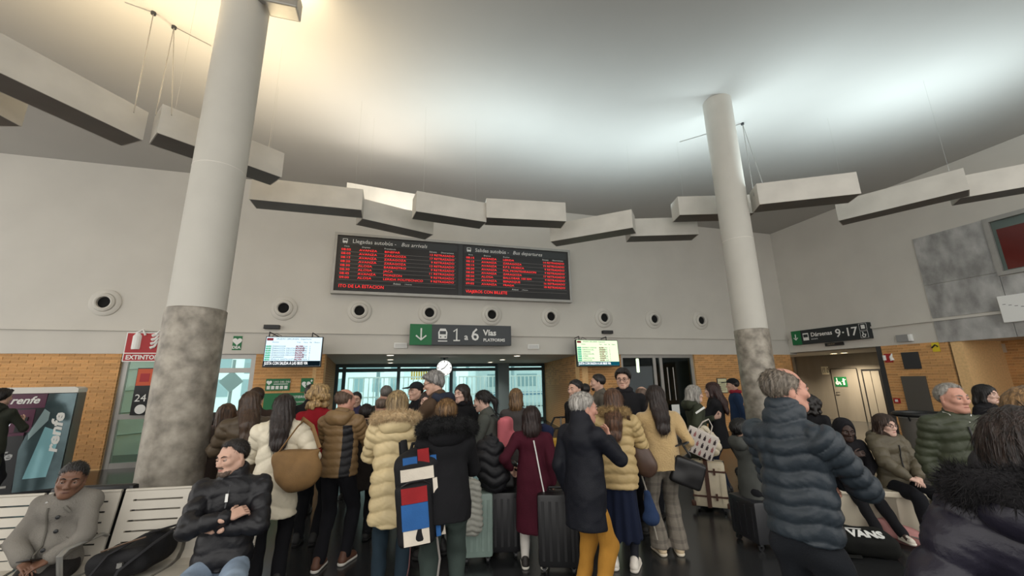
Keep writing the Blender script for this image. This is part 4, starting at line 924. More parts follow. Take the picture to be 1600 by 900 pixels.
def person(u, v, dz, view, label, H=None, cat='person', fem=False, sk='light', sit=None, lean=0, side=0, twist=0, head=(0, 0, 0), armR='down', armL='down',
           hair='short', haircol='#2b211c', coat=None, legs=None, shoe=('#1a1a1a', '#1a1a1a', 'shoe'), lod=1, stance=.09, step=0, feet=None, girth=1.0, glasses=False, beard=None, wrR=None, wrL=None, build=1.0, hs=1.0, eyes=True, cap=None, seed=0):
    """head-top pixel (u, v) at axial depth dz; view 0 = back seen, 90 = facing right, 180 = facing camera"""
    P = Person(); top = atd(u, v, dz); coat = coat or {}
    Hh = H or 1.7
    for it in range(6):
        # ---- skeleton
        pel = A_((0, 0, (.53*Hh if sit is None else sit+.10)))
        Rt_ = rZ(-twist*D2R) @ rX(-lean*D2R) @ rY(side*D2R)
        T = lambda x, y, z: pel+Rt_ @ A_((x, y, z))
        neck = T(0, -.005, .30*Hh); Rh = Rt_ @ rX(lean*D2R*.7) @ rZ(-head[0]*D2R) @ rX(head[1]*D2R) @ rY(head[2]*D2R)
        hc = neck+Rt_ @ A_((0, .012, .035))+Rh @ A_((0, .022, .10*Hh-.035))
        tp = hc+Rh @ A_((0, -.01, .115*hs))
        if sit is None:
            if H: break
            Hh *= (top[2])/tp[2]
        else:
            if H: break
            Hh *= 1+(top[2]-tp[2])/(.45*Hh)
    P.H = Hh; P.pel = pel; P.T = T; P.neck = neck; P.R = Rt_; P.hc = hc; P.Rh = Rh
    beta = math.atan2(top[0], top[1]); heading = beta+view*D2R; W = rZ(-heading)
    base = A_((top[0], top[1], 0))-W @ A_((tp[0], tp[1], 0)); base[2] = 0
    P.zpx = lambda vv: EYE+ray(u, vv)[2]*(math.hypot(base[0], base[1])-.12)/math.hypot(*ray(u, vv)[:2])
    P.base = base; P.W = W; P.w = lambda p: base+W @ A_(p, float); P.heading = heading
    # arms
    P.sh = {}; P.el = {}; P.wr = {}
    hands = []
    for sd, nm, cw in ((1, armR, wrR), (-1, armL, wrL)):
        sh = T(sd*.103*Hh*build, -.005, .272*Hh)
        pose = ARMS[nm]; wx, wy, wz = pose[0]
        tgt = T(sd*wx*Hh, wy*Hh, wz*Hh) if cw is None else A_(cw, float)
        el, wr = ik(sh, tgt, .172*Hh, .152*Hh, Rt_ @ (A_(pose[1], float)*A_((sd, 1, 1))))
        P.sh[sd], P.el[sd], P.wr[sd] = sh, el, wr
        y = unit(wr-el); 
        if nm in ('lap', 'knee', 'phone', 'mouth', 'chest'): y = unit(y+Rt_ @ A_((-.5*sd, .5, .1)))
        if nm in ('cross', 'crossin'): y = unit(y+Rt_ @ A_((0, -.9, .1)))
        z = Rt_ @ (A_(pose[2], float)*A_((sd, 1, 1))); z = unit(z-y*(z@y)); x = np.cross(y, z)
        hands.append((sd, wr, np.stack([x, y, z], 1), pose[3]))
    # legs
    P.hip = {}; P.kn = {}; P.an = {}; fdir = {}
    for sd in (1, -1):
        hip = pel+A_((sd*.052*Hh, 0, -.02*Hh))
        if feet: an = A_((sd*feet[sd][0], feet[sd][1], (feet[sd][2] if len(feet[sd]) > 2 else 0)+.085))
        elif sit is None: an = A_((sd*stance, sd*step, .085))
        else: an = A_((sd*.12, .27*Hh, .085))
        kn, an = ik(hip, an, .245*Hh, .245*Hh, (sd*.12, 1, .2 if sit is not None else 0))
        P.hip[sd], P.kn[sd], P.an[sd] = hip, kn, an
    # ---- body: one skin mesh (head, trunk, limbs, hands)
    hh = {0: .010, 1: .0078, 2: .0058}[lod]
    v0, q0 = head_base(fem, hh); hv_ = (v0*hs) @ Rh.T+hc
    b = Sculpt(); g = girth
    b.cone(neck, T(0, 0, .20*Hh), .052, .07, k=.03); b.cone(T(0, 0, .22*Hh), T(0, 0, .05*Hh), .10, .09, k=.04, flat=(Rt_[:, 1], .55)); b.cone(T(0, 0, .04*Hh), pel, .09, .10, k=.03, flat=(Rt_[:, 1], .6))
    b.cone(P.sh[1], P.sh[-1], .036, .036, k=.03)
    for sd in (1, -1):
        b.cone(P.sh[sd], P.el[sd], .036, .030, k=.02); b.cone(P.el[sd], P.wr[sd], .030, .024, k=.02)
        b.cone(P.hip[sd], P.kn[sd], .060, .045, k=.03); b.cone(P.kn[sd], P.an[sd], .045, .032, k=.03)
        b.cone(P.an[sd]-A_((0, 0, .03)), P.an[sd]+A_((0, .10, -.05)), .028, .024, k=.03)
    parts = [(hv_, q0), b.run(.027 if lod < 2 else .022, 1)]
    for sd, wr, Rm, curl in hands:
        hvv, hq = hand_base(curl, min(1.2, curl*1.4), .0075 if lod < 2 else .0053)
        hvv = hvv*(Hh/1.72)*.97
        if sd < 0: hvv = hvv*A_((-1, 1, 1)); hq = hq[:, ::-1]
        parts.append((hvv @ Rm.T+wr, hq))
    bv, bq = catq(parts)
    root = link('person', qmesh('person_body', bv, bq), skin(sk), None, base, (0, 0, -heading)); tag(root, label, cat)
    P.root = root
    toh = lambda p: hc+Rh @ (A_(p, float)*hs)
    def hpart(name, mb, m, par=None, **k):
        for i, p in enumerate(mb.v): mb.v[i] = tuple(toh(p))
        return mb.build(name, m, par or root, **k)
    if eyes:
        ew = mat('eye_white', '#a9a099', .35); ir = mat('iris_dark', '#1d130d', .2); hc1 = haircol[0] if isinstance(haircol, tuple) else haircol; brow = mat('brow_'+hc1, hc1, .9)
        for q in (-1, 1):
            pr = [(.0115*math.sin(t), -.0115*math.cos(t)) for t in np.linspace(0, math.pi, 9)]
            e_ = hpart('eye', MB().lathe([(a_, b_) for a_, b_ in pr], 12, (q*.031, .0795, .001), 'y'), ew, smooth=True)
            hpart('iris', MB().lathe([(0, .0912), (.0062, .0899)], 10, (q*.031, 0, .000), 'y'), ir, e_)
            hpart('eyelid', MB().tube([(q*.0185, .0895, .003), (q*.031, .0935, .0068), (q*.0435, .086, .003)], [.0032, .0056, .0030], 6), skin(sk), smooth=True)
            hpart('eyebrow', MB().tube([(q*.014, .096, .0195), (q*.031, .0925, .026), (q*.048, .078, .021)], [.0035, .0042, .002], 6), brow, smooth=True)
        lipm = mat('lips_'+sk, {'light': '#a8665a', 'pale': '#b3706a', 'tan': '#8f5546', 'dark': '#58332c', 'vdark': '#38231f', 'ruddy': '#a3645a'}[sk], .45)
        hpart('lips', MB().tube([(-.021, .0865, -.069), (-.008, .0965, -.0655), (.008, .0965, -.0655), (.021, .0865, -.069)], [.002, .0042, .0042, .002], 6), lipm, smooth=True)
    if glasses:
        gm = mat('spectacle_frame', '#141110', .3); gl = MB()
        for q in (-1, 1): gl.tube([(q*.033+.022*math.cos(t), .103, .000+.017*math.sin(t)) for t in np.linspace(0, 2*math.pi, 16, endpoint=False)], .0022, 5, True)
        gl.tube([(-.011, .104, .003), (.011, .104, .003)], .002, 5)
        for q in (-1, 1): gl.tube([(q*.055, .102, .004), (q*.078, .06, .006), (q*.08, -.01, .008)], .002, 5)
        o = hpart('glasses', gl, gm)
    if beard:
        s = Sculpt(); s.ell((0, .0615, -.089), (.036, .035, .031), k=.02); s.cone((-.054, .022, -.056), (-.027, .060, -.088), .012, .015, k=.02); s.cone((.054, .022, -.056), (.027, .060, -.088), .012, .015, k=.02)
        s.cone((-.020, .0885, -.055), (.020, .0885, -.055), .0065, k=.01); s.ell((0, .105, -.068), (.020, .014, .008), k=.01, sub=True)
        vv, qq = s.run(.006, 1); nn = normals(vv, qq); vv = vv+nn*(rng.random(len(vv))*.002)[:, None]
        link('beard', qmesh('beard', vv*hs @ Rh.T+hc, qq), mat('beard_'+beard, beard, .95, 0, .3, 60, .6, 200), root)
    make_hair(P, root, hair, haircol, hs, hc, Rh, lod, fem, seed, coat.get('hairback', 0))
    if cap:
        s = Sculpt(); s.ell((0, -.012, .045), (.086, .107, .088), k=.01); s.clip((0, .0, .035), (0, .12, -1)); s.box((0, .135, .052), (.062, .055, .006), .005, rX(-.15), k=.012)
        vv, qq = s.run(.008, 1); link('cap', qmesh('cap', vv*hs @ Rh.T+hc, qq), cloth(cap), root)
    make_coat(P, root, coat, lod, seed)
    make_legs(P, root, legs or {}, lod, seed, sit)
    sm, so = shoe_mesh(*shoe)
    for sd in (1, -1):
        d = A_((sd*.14, 1, 0)); p = P.an[sd]-A_((0, 0, .085))
        if feet and len(feet[sd]) > 3: d = A_((feet[sd][3], 1, 0))
        an_ = -math.atan2(d[0], d[1])
        o = link('shoe', sm, None, root, p, (0, 0, an_)); o.scale = (Hh/1.75,)*3; link('sole', so, None, o)
    return P

def hmat(c, c2=None): return mat('hair_%s_%s' % (c, c2), c, .42, 0, .55, 26, .7, 60, stretch=(2.6, 2.6, .2), c2=c2 or c, spec=.5, detail=6)
def make_hair(P, root, style, col, hs, hc, Rh, lod, fem, seed, hb=0):
    if style in (None, 'none'): return
    c2 = None
    if isinstance(col, tuple): col, c2 = col
    s = Sculpt(); w = .95 if fem else 1
    th = {'short': .010, 'bald': .006, 'crop': .004, 'wavy': .018, 'curly': .035, 'long': .014, 'bob': .018, 'bun': .006, 'pony': .008, 'thin': .007, 'recede': .008, 'temples': .009}.get(style, .01)
    s.ell((0, -.016, .034), (.074*w+th, .095+th, .081+th*.9), k=.01)
    if style == 'curly':
        r = np.random.default_rng(seed)
        for i in range(34):
            a, e_ = r.random()*6.28, r.uniform(-.5, 1.2); d = A_((math.cos(a)*math.cos(e_), math.sin(a)*math.cos(e_), math.sin(e_)))
            if d[1] > .55 and d[2] < .5: continue
            s.ell(A_((0, -.02, .01))+d*A_((.105, .118, .112)), .030+.012*r.random(), k=.012)
        for i in range(12):
            a = r.uniform(math.pi*1.0, math.pi*2.0); s.ell((math.cos(a)*.10, math.sin(a)*.10-.02, -.07-.05*r.random()), .034, k=.012)
    hl = {'bald': .02}.get(style, .062)
    if style in ('short', 'wavy', 'crop', 'thin', 'bun', 'pony'):
        s.clip((0, .085, .070), (0, .74, -.67)); s.clip((0, 0, -.072), (0, .1, -1))
        if style == 'wavy':
            s.ops.insert(1, s.ops[0]); s.ell((.02, .075, .085), (.05, .03, .025), k=.02); s.ell((-.035, .07, .082), (.035, .03, .025), k=.02)
            s.ell((0, -.085, -.04), (.06, .035, .05), k=.03)
    elif style == 'temples':
        s.clip((0, .068, .080), (0, .74, -.67)); s.clip((0, 0, -.072), (0, .1, -1))
        for q_ in (-1, 1): s.ell((q_*.055, .075, .085), (.03, .035, .035), k=.01, sub=True)
    elif style == 'recede':
        s.clip((0, -.012, .092), (0, .5, .87)); s.clip((0, .045, .0), (0, 1, -.45)); s.clip((0, 0, -.070), (0, .1, -1))
    elif style == 'bald':
        s.clip((0, .02, .052), (0, .42, .9)); s.clip((0, .035, .0), (0, 1, -.35)); s.clip((0, 0, -.070), (0, .1, -1))
    elif style in ('long', 'bob', 'curly'):
        L = {'long': .30, 'bob': .12, 'curly': .06}[style]
        if style != 'curly':
            nb = T_back = None
            s.cone((0, -.045, .02), (0, -.085, -.10), .088*w, .080, k=.03, flat=((0, 1, 0), .8))
            s.cone((0, -.085, -.09), (0, -.175-hb if style == 'long' else -.085, -L), .082, .066 if style == 'long' else .07, k=.03, flat=((0, 1, 0), .5))
            if style == 'long': s.cone((0, -.10, -.08), (0, -.165-hb, -.19), .075, .078, k=.03, flat=((0, 1, 0), .55))
            for q in (-1, 1):
                s.cone((q*.066, .015, .03), (q*.074, .0, -.08), .026, .024, k=.02)
                s.cone((q*.074, .0, -.08), (q*.070, -.02 if style == 'long' else .01, -min(L, .2)), .024, .016, k=.02)
        s.ell((0, .118, -.045), (.056*w, .085, .112), k=.015, sub=True); s.ell((0, .14, -.12), (.06, .10, .15), k=.015, sub=True)
    if style == 'bun': s.ell((0, -.13, .03), (.045, .04, .045), k=.02)
    if style == 'pony': s.cone((0, -.115, .03), (0, -.15, -.03), .025, .03, k=.02); s.cone((0, -.15, -.03), (0, -.13, -.19), .03, .012, k=.02)
    v, q = s.run({0: .012, 1: .0095, 2: .0068}[lod], 1)
    n = normals(v, q)
    if style in ('short', 'wavy', 'thin', 'bald', 'recede', 'crop', 'bun', 'pony'):
        r = np.random.default_rng(seed); v = v+(n*.0+A_((0, .35, -.6)))*((np.abs(v[:, 0]) > -1)*(.004*np.sin(v[:, 0]*420+seed)+.004*np.sin(v[:, 0]*173+v[:, 1]*260)))[:, None]
    if style in ('short', 'wavy', 'thin', 'bald', 'recede', 'crop', 'bun', 'pony', 'temples'):
        t1 = np.clip((v[:, 2]+.075)/.055, 0, 1); yf = {'temples': .068, 'recede': .045, 'bald': .035}.get(style, .085); zf = {'temples': .08, 'recede': 0, 'bald': 0}.get(style, .07)
        nf = A_((0, 1, -.4)) if style in ('recede', 'bald') else A_((0, .74, -.67)); t2 = np.clip(-((v-A_((0, yf, zf))) @ nf)/.035, 0, 1)
        if style == 'pony' or style == 'bun': t1 = np.where(v[:, 1] < -.11, 1, t1)
        v = v-n*((1-np.minimum(t1, t2))*(th+.002))[:, None]
    if style == 'curly': v = wobble(v, n, .006, 120, seed)
    else:
        an = np.arctan2(v[:, 0], -v[:, 1]+.02*0)
        if style in ('long', 'bob', 'pony'): d = np.sin(v[:, 0]*190+3*np.sin(v[:, 2]*14))*.0018+np.sin(an*26+2*np.sin(v[:, 2]*9))*.0022
        else: d = np.sin(an*34+v[:, 2]*40+2*np.sin(v[:, 2]*60))*.0012+np.sin(v[:, 1]*160+v[:, 0]*90)*.0010
        v = v+n*d[:, None]
        if style in ('short', 'wavy', 'thin'): v = v+n*(rng.random(len(v))*.0022)[:, None]
    ho = link('hair', qmesh('hair', v*hs @ Rh.T+hc, q), hmat(col, c2), root)
    if lod >= 1 and style != 'curly':
        # loose strands lying over the cap
        r = np.random.default_rng(seed+3); cnt = 420 if lod == 1 else 1300; n = normals(v, q); idx = r.choice(len(v), cnt); mb = MB()
        down = A_((0, -.15, -1.0)) if style in ('long', 'bob', 'pony') else None
        for i in idx:
            p = v[i]+n[i]*.001; nn = n[i]
            d = down if down is not None else np.cross(nn, (1, 0, 0))*(-1)+A_((0, -.4, -.5))
            d = d+r.normal(size=3)*.22; d = d-nn*(d@nn); d = unit(d); L = (.06 if down is not None else .028)*(.6+.8*r.random()); sdv = np.cross(d, nn)*.0011
            m = p+d*L*.5+nn*.0025; e_ = p+d*L+nn*(.0005+.004*r.random())
            mb.add([p-sdv, p+sdv, m+sdv, m-sdv, e_], [(0, 1, 2, 3), (3, 2, 4)])
        mb.v = [tuple(hc+Rh @ (A_(p)*hs)) for p in mb.v]
        o = mb.build('strands', hmat(col, c2), ho); o['kind'] = 'stuff'

def make_coat(P, root, c, lod, seed):
    if c.get('none'): return
    H, T, R = P.H, P.T, P.R; kind = c.get('kind', 'jacket'); b = c.get('bulk', 1.0); pf = .012 if kind == 'puffer' else 0
    hem = c.get('hem', .50)*H; wd = c.get('width', 1.0)*b
    if hem > 5: hem = P.zpx(c['hem'])
    s = Sculpt(); F = R[:, 1]
    ch = .163*wd*H/1.7; 
    s.cone(P.sh[-1]+R @ A_((.0, 0, -.01)), P.sh[1]+R @ A_((0, 0, -.01)), .058*b+pf, k=.05)
    s.cone(T(0, 0, .295*H), T(0, 0, .25*H), .075*b, .10*b, k=.07)
    s.cone(T(0, .01, .225*H), T(0, .012, .10*H), ch+pf, ch*.95+pf, k=.06, flat=(F, .68))
    s.cone(T(0, .012, .10*H), T(0, .008, .0), ch*.95+pf, ch*1.04+pf, k=.05, flat=(F, .70))
    if c.get('belly'): s.ell(T(0, .06, .07*H), (.13, .10, .15), k=.08)
    dn = P.pel[2]-hem
    if P.pel[2]-hem > .02:
        fl_ = c.get('flare', 1.08)
        endp = A_((P.pel[0], P.pel[1]+.0, hem-.05)) if not c.get('tilt') else T(0, 0, -(P.pel[2]-hem)-.05)
        s.cone(T(0, .008, 0), endp, ch*1.04+pf, ch*1.04*fl_+pf, k=.05, flat=(F, .74))
    ar = c.get('sleeve', 1.0)*b
    for sd in (1, -1):
        s.cone(P.sh[sd], P.el[sd], .060*ar+pf, .052*ar+pf, k=.022); s.cone(P.el[sd], P.wr[sd]-unit(P.wr[sd]-P.el[sd])*.035, .052*ar+pf, .041*ar+pf*.7, k=.018)
    col = c.get('collar', .05)
    if col > 0:
        cr = c.get('collar_r', .072)
        s.cone(T(0, -.012, .30*H), P.neck+R @ A_((0, .004, col)), cr+.006, cr, k=.025)
        # neck opening
        s.ell(P.neck+R @ A_((0, .03, col+.05)), (.055, .06, .065), k=.01, sub=True)
    s.clip((0, 0, hem) if not c.get('tilt') else T(0, 0, -(P.pel[2]-hem)), (0, 0, -1) if not c.get('tilt') else -R[:, 2])
    h = c.get('res', {0: .021, 1: .0145, 2: .0115}[lod])
    v, q = s.run(h, 1); n = normals(v, q)
    if kind == 'puffer':
        segs = [(A_((P.pel[0], P.pel[1], -.5)) if not c.get('tilt') else T(0, 0, -1.2), T(0, 0, .31*H), .15, 1.0)]
        for sd in (1, -1): segs += [(P.sh[sd], P.el[sd], .055, c.get('asp', .85)), (P.el[sd], P.wr[sd], .05, c.get('asp', .85))]
        sp = c.get('spacing', .085); am = c.get('amp', .018)
        v = quilt(v, n, segs, am, sp, c.get('wav', .010), seed, chev=c.get('chev', 0)); n = normals(v, q)
        v = wobble(v, n, .003, 45, seed+1)
    else:
        v = wobble(v, n, c.get('fold', .006), c.get('freq', 22), seed)
        n = normals(v, q); v = wobble(v, n, .002, 60, seed+5)
    m = puff(c['col'], c.get('rough', .5)) if kind == 'puffer' else cloth(c['col'], c.get('rough', .85), sheen=c.get('sheen', 0), bump=c.get('bump', .25), bscale=c.get('bscale', 140))
    me = qmesh('coat', v, q)
    me.materials.append(m)
    if c.get('panel'):    # contrasting back and side panels: (material colour, test)
        me.materials.append(puff(c['panel'][0]) if kind == 'puffer' else cloth(c['panel'][0])); cen = v[q].mean(1)
        loc = (cen-P.pel) @ R
        mi = c['panel'][1](loc, H).astype(np.int32); me.polygons.foreach_set('material_index', mi)
    o = link(c.get('name', 'coat'), me, None, root); P.coat = o; P.coatv = v
    if c.get('hood'):
        hm = cloth(c['hoodcol']) if 'hoodcol' in c else m
        z = Sculpt(); z.ell(P.neck+R @ A_((0, -.085, .005)), (.135*b, .075, .085), R, k=.02); z.cone(P.neck+R @ A_((-.10, -.02, .03)), P.neck+R @ A_((-.085, .04, -.02)), .040, .025, k=.04); z.cone(P.neck+R @ A_((.10, -.02, .03)), P.neck+R @ A_((.085, .04, -.02)), .040, .025, k=.04)
        z.ell(P.neck+R @ A_((0, -.045, .085)), (.095, .050, .05), R, k=.03, sub=True)
        hv, hq = z.run(.014 if lod else .018, 1); hn = normals(hv, hq); hv = wobble(hv, hn, .006, 35, seed+2)
        P.hood = link('hood', qmesh('hood', hv, hq), hm, o)
    if c.get('hoodup'):
        hm = cloth(c.get('hoodcol', c['col']))
        z = Sculpt(); Rh = P.Rh; X = lambda *p: P.hc+Rh @ A_(p, float)
        z.ell(X(0, -.025, .03), (.102, .125, .118), Rh, k=.03); z.cone(X(0, -.05, -.04), P.neck+R @ A_((0, -.03, .0)), .105, .115, k=.05)
        z.ell(X(0, .115, -.010), (.066, .085, .098), Rh, k=.02, sub=True)
        hv, hq = z.run(.012 if lod else .016, 1); hn = normals(hv, hq); hv = wobble(hv, hn, .006, 40, seed+2)
        P.hood = link('hood', qmesh('hood', hv, hq), hm, o)
    if c.get('fur'):
        fc, fr, wid = c['fur'][:3]
        z = Sculpt(); pts = []
        for t in np.linspace(-1, 1, 9):
            a = t*c.get('furspan', 1.9); rr = wid
            pts.append(P.neck+R @ A_((math.sin(a)*rr, -.045-math.cos(a)*rr*.62+.02, c.get('furz', .045)+.03*math.cos(a))))
        for i in range(8): z.cone(pts[i], pts[i+1], fr, fr, k=.02)
        hv, hq = z.run(.013, 1); hn = normals(hv, hq); hv = wobble(hv, hn, .008, 60, seed+2)
        f0 = link('fur_trim', qmesh('fur_trim', hv, hq), mat('fur_'+fc, fc, .95, 0, .2, 40, .6, 120), o)
        V, Tt = fur_mesh(hv, hq, 5200 if lod else 2500, .032, .0016, seed)
        fm = bpy.data.meshes.new('fur_hairs'); fm.from_pydata(V.tolist(), [], Tt.tolist()); fo = link('fur_hairs', fm, MATS['fur_'+fc], o); fo['kind'] = 'stuff'
    if c.get('scarf'):
        z = Sculpt()
        for t in range(10):
            a0, a1 = t/10*2*math.pi, (t+1)/10*2*math.pi
            z.cone(P.neck+R @ A_((.068*math.cos(a0), .070*math.sin(a0), .045)), P.neck+R @ A_((.068*math.cos(a1), .070*math.sin(a1), .045)), .034, k=.02)
        hv, hq = z.run(.012, 1); hn = normals(hv, hq); hv = wobble(hv, hn, .006, 60, seed+2)
        link('scarf', qmesh('scarf', hv, hq), cloth(c['scarf']), root)
    return o

def make_legs(P, root, c, lod, seed, sit):
    H = P.H; col = c.get('col', '#17181b'); b = c.get('bulk', 1.0); s = Sculpt(); h = {0: .026, 1: .021, 2: .0155}[lod]
    if c.get('kind') == 'skirt':
        hem = c.get('hem', .2)*H
        if hem > 5: hem = P.zpx(c['hem'])
        s.cone(P.T(0, 0, .03*H), A_((P.pel[0], P.pel[1], hem-.03)), .125*b, .175*b, k=.03, flat=((0, 1, 0), .75)); s.clip((0, 0, hem), (0, 0, -1))
        v, q = s.run(h, 1); n = normals(v, q); an = np.arctan2(v[:, 0], v[:, 1]); f = np.clip((P.pel[2]-v[:, 2])/.5, 0, 1); v = v+n*(np.sin(an*9+seed)*.016*f)[:, None]
        link('skirt', qmesh('skirt', v, q), cloth(col, .9), root); s = Sculpt(); b = .78; col = c.get('tights', '#0d0e12')
        for sd in (1, -1): s.cone(P.hip[sd], P.kn[sd], .07, .052, k=.02); s.cone(P.kn[sd], P.an[sd], .052, .038, k=.02)
        v, q = s.run(h, 1); link('tights', qmesh('tights', v, q), cloth(col, .7), root); return
    s.cone(P.T(0, 0, .035*H), P.pel, .118*b, .130*b, k=.04, flat=(P.R[:, 1], .68))
    for sd in (1, -1):
        s.cone(P.hip[sd]+A_((0, 0, -.02)), P.kn[sd], .084*b, .066*b, k=.03); s.cone(P.kn[sd], P.an[sd]-A_((0, 0, .02)), .066*b, c.get('ankle', .055)*b, k=.02)
    s.clip((0, 0, c.get('cuff', .055)), (0, 0, -1))
    v, q = s.run(h, 1); n = normals(v, q); v = wobble(v, n, .006, 32, seed+9)
    me = qmesh('trousers', v, q); me.materials.append(c['mat'] if 'mat' in c else cloth(col, c.get('rough', .9), var=c.get('var', .12)))
    link('trousers', me, None, root)
# ---------------------------------------------------------------- who stands where (head-top pixel, axial depth, view)
BK = '#141417'
def blk(**k): d = dict(kind='jacket', col=BK, hem=.45); d.update(k); return d
DK = dict(col='#15161a')
E_ = dict(eyes=False)
p_kiosk = person(6, 608, 5.8, 40, 'person in a dark olive coat using the ticket machine', armR='phone', armL='phone', hair='wavy', haircol='#17120f', coat=dict(col='#2c2f27', hem=.36, hood=True), legs=DK, lod=1, **E_)
p_sitw = person(122, 722, 2.92, 203, 'seated woman in a grey wool coat with hands in her lap', fem=True, sk='dark', sit=.43, lean=-4, head=(-14, -4, -6), armR='lap', armL='lap', hair='crop', haircol='#15100e', coat=dict(col='#75716a', hem=.30, collar=.015, collar_r=.07, bump=.5, fold=.012, bulk=1.06, freq=26), legs=dict(col='#2b2827', bulk=.95), lod=2, seed=3)
p_sitm = person(366, 688, 2.93, 192, 'seated bearded man in a black padded jacket and light jeans with folded arms', sk='light', sit=.43, lean=-6, head=(38, -6, 2), armR='cross', armL='crossin', hair='temples', haircol='#1d1612', beard='#63544a', coat=dict(kind='puffer', col='#16161a', hem=.30, bulk=.95, collar=.06, collar_r=.085, spacing=.11, amp=.014, rough=.45), legs=dict(col='#8494a6', bulk=1.05, var=.18), feet={1: (.27, .40), -1: (.20, .42)}, lod=2, seed=4, build=1.06, girth=1.1)
p_brown = person(393, 612, 4.0, -4, 'woman with long brown hair in an olive brown padded coat behind the bearded man', fem=True, hair='long', haircol='#4b3626', coat=dict(kind='puffer', col='#4f4334', hem=.42, hairback=.05, spacing=.12, amp=.02), legs=DK, armR='phone', armL='phone', seed=5, **E_)
person(356, 632, 4.5, 15, 'dark haired woman in a dark brown coat beside the column', fem=True, hair='bob', haircol=('#3a281c', '#6a4c33'), coat=dict(col='#3b302a', hem=.4), legs=DK, lod=0, seed=6, **E_)
person(402, 607, 5.0, -10, 'person with a brown flat cap under the green cabinet', hair='short', haircol='#33261d', cap='#3a2c22', coat=dict(col='#3d2f28', hem=.45), legs=DK, lod=0, seed=7, **E_)
person(338, 645, 5.2, 20, 'person in a mauve brown jacket half hidden by the column sleeve', hair='short', haircol='#241b17', coat=dict(kind='puffer', col='#4d4040', hem=.45), legs=DK, lod=0, seed=8, **E_)
p_white = person(446, 617, 3.75, 6, 'woman in a long cream white padded coat carrying a tan shoulder bag', fem=True, hair='long', haircol='#2e221e', coat=dict(kind='puffer', col='#d9d0ba', hem=810, spacing=.13, amp=.017, chev=.35, collar=.07, collar_r=.085, wav=.008, bulk=1.04), legs=dict(col='#121216'), armR='pocket', armL='phone', lod=2, seed=9, **E_)
person(500, 604, 4.7, 20, 'woman with curly blonde hair in a red coat', fem=True, hair='curly', haircol=('#8a6a42', '#c9a873'), coat=dict(col='#8f1722', hem=.45, collar=.06), legs=DK, lod=1, seed=10, **E_)
person(487, 601, 5.7, 0, 'dark clothed person in front of the heart sign', hair='short', haircol='#1a1512', coat=blk(), legs=DK, lod=0, seed=11, **E_)
p_bald = person(540, 608, 4.15, 28, 'bald man in a tan padded jacket with black side panel', hair='bald', haircol='#6a5546', sk='ruddy', head=(24, 0, 0), coat=dict(kind='puffer', col='#7d6444', hem=745, hood=True, spacing=.07, amp=.012, panel=('#1c1b1e', lambda l, H: (l[:, 0] > .07) & (l[:, 0] < .155) & (l[:, 2] < .26*H))), legs=dict(col='#131318'), armR='phone', armL='phone', shoe=('#5b3b2b', '#d6d1c8', 'shoe'), step=.08, lod=2, seed=12, **E_)
person(557, 613, 6.4, 190, 'young dark haired person facing the hall behind the bald man', hair='short', haircol='#15110f', coat=dict(col='#3a3550', hem=.45), legs=DK, lod=1, seed=13)
person(573, 632, 4.75, 12, 'person in a dark brown hooded coat between the bald man and the fur collar coat', fem=True, hair='short', haircol='#241b17', coat=dict(col='#2b2522', hem=.36, hood=True), legs=DK, armR='phone', armL='phone', lod=1, seed=14, **E_)
person(597, 620, 5.3, 8, 'bald headed man behind the cream fur collar coat', hair='bald', haircol='#7d6c5e', sk='ruddy', coat=dict(col='#2b2826', hem=.45), legs=DK, lod=1, seed=15, **E_)
person(604, 603, 5.8, -5, 'grey haired person in a dark jacket near the glass front', hair='short', haircol='#6f6a64', coat=dict(col='#33322f', hem=.45, hood=True), legs=DK, lod=0, seed=16, **E_)
p_cream = person(622, 612, 3.6, 6, 'woman in a cream padded coat with a big fur hood trim', fem=True, hair='bob', haircol=('#59432d', '#b89e72'), coat=dict(kind='puffer', col='#c9b68c', hem=824, hood=True, spacing=.105, amp=.024, fur=('#c3ab86', .042, .165), bulk=1.06, flare=1.12), legs=dict(col='#22303a'), armR='phone', armL='phone', lod=2, seed=17, **E_)
p_black = person(697, 625, 3.2, -6, 'person in a black coat with black fur hood carrying the colourful backpack', hair='short', haircol=('#5d4226', '#8f6c42'), coat=dict(kind='jacket', col='#121215', hem=820, hood=True, fur=('#0c0c0e', .055, .175), bulk=1.1), legs=dict(col='#343e3a'), armR='phone', armL='phone', lean=6, lod=2, seed=18, head=(0, -10, 0), **E_)
p_tall = person(674, 582, 4.35, -55, 'tall grey haired man with glasses in a brown jacket with navy hood', hair='wavy', haircol=('#6f6c69', '#a5a29e'), head=(-25, -16, 0), glasses=True, coat=dict(col='#4b3b2d', hem=.44, hood=True, hoodcol='#262b38', bulk=1.08), legs=DK, armR='phone', armL='phone', lod=2, seed=19)
person(668, 612, 4.9, 195, 'woman with dark curly hair and pale scarf facing the tall man', fem=True, sk='pale', hair='long', haircol='#2a1914', coat=blk(scarf='#b9aea3'), legs=DK, armR='phone', lod=1, seed=20)
person(651, 598, 5.4, 230, 'dark capped man beside the woman with the pale scarf', hair='short', haircol='#1c1613', cap='#1e2024', coat=blk(), legs=DK, lod=0, seed=21)
person(722, 601, 5.2, 220, 'brown haired woman with a high black collar beneath the clock', fem=True, sk='pale', hair='long', haircol='#2b1d17', coat=blk(scarf='#17161a'), legs=DK, lod=1, seed=22)
p_girl = person(752, 611, 4.75, -72, 'girl with tied dark hair in a grey sweater wearing a pink backpack', fem=True, sk='pale', hair='pony', haircol='#1d1715', lean=10, head=(0, -8, 0), coat=dict(col='#4d504b', hem=.48, collar=.03), legs=DK, armR='pocket', armL='lap', lod=2, seed=23)
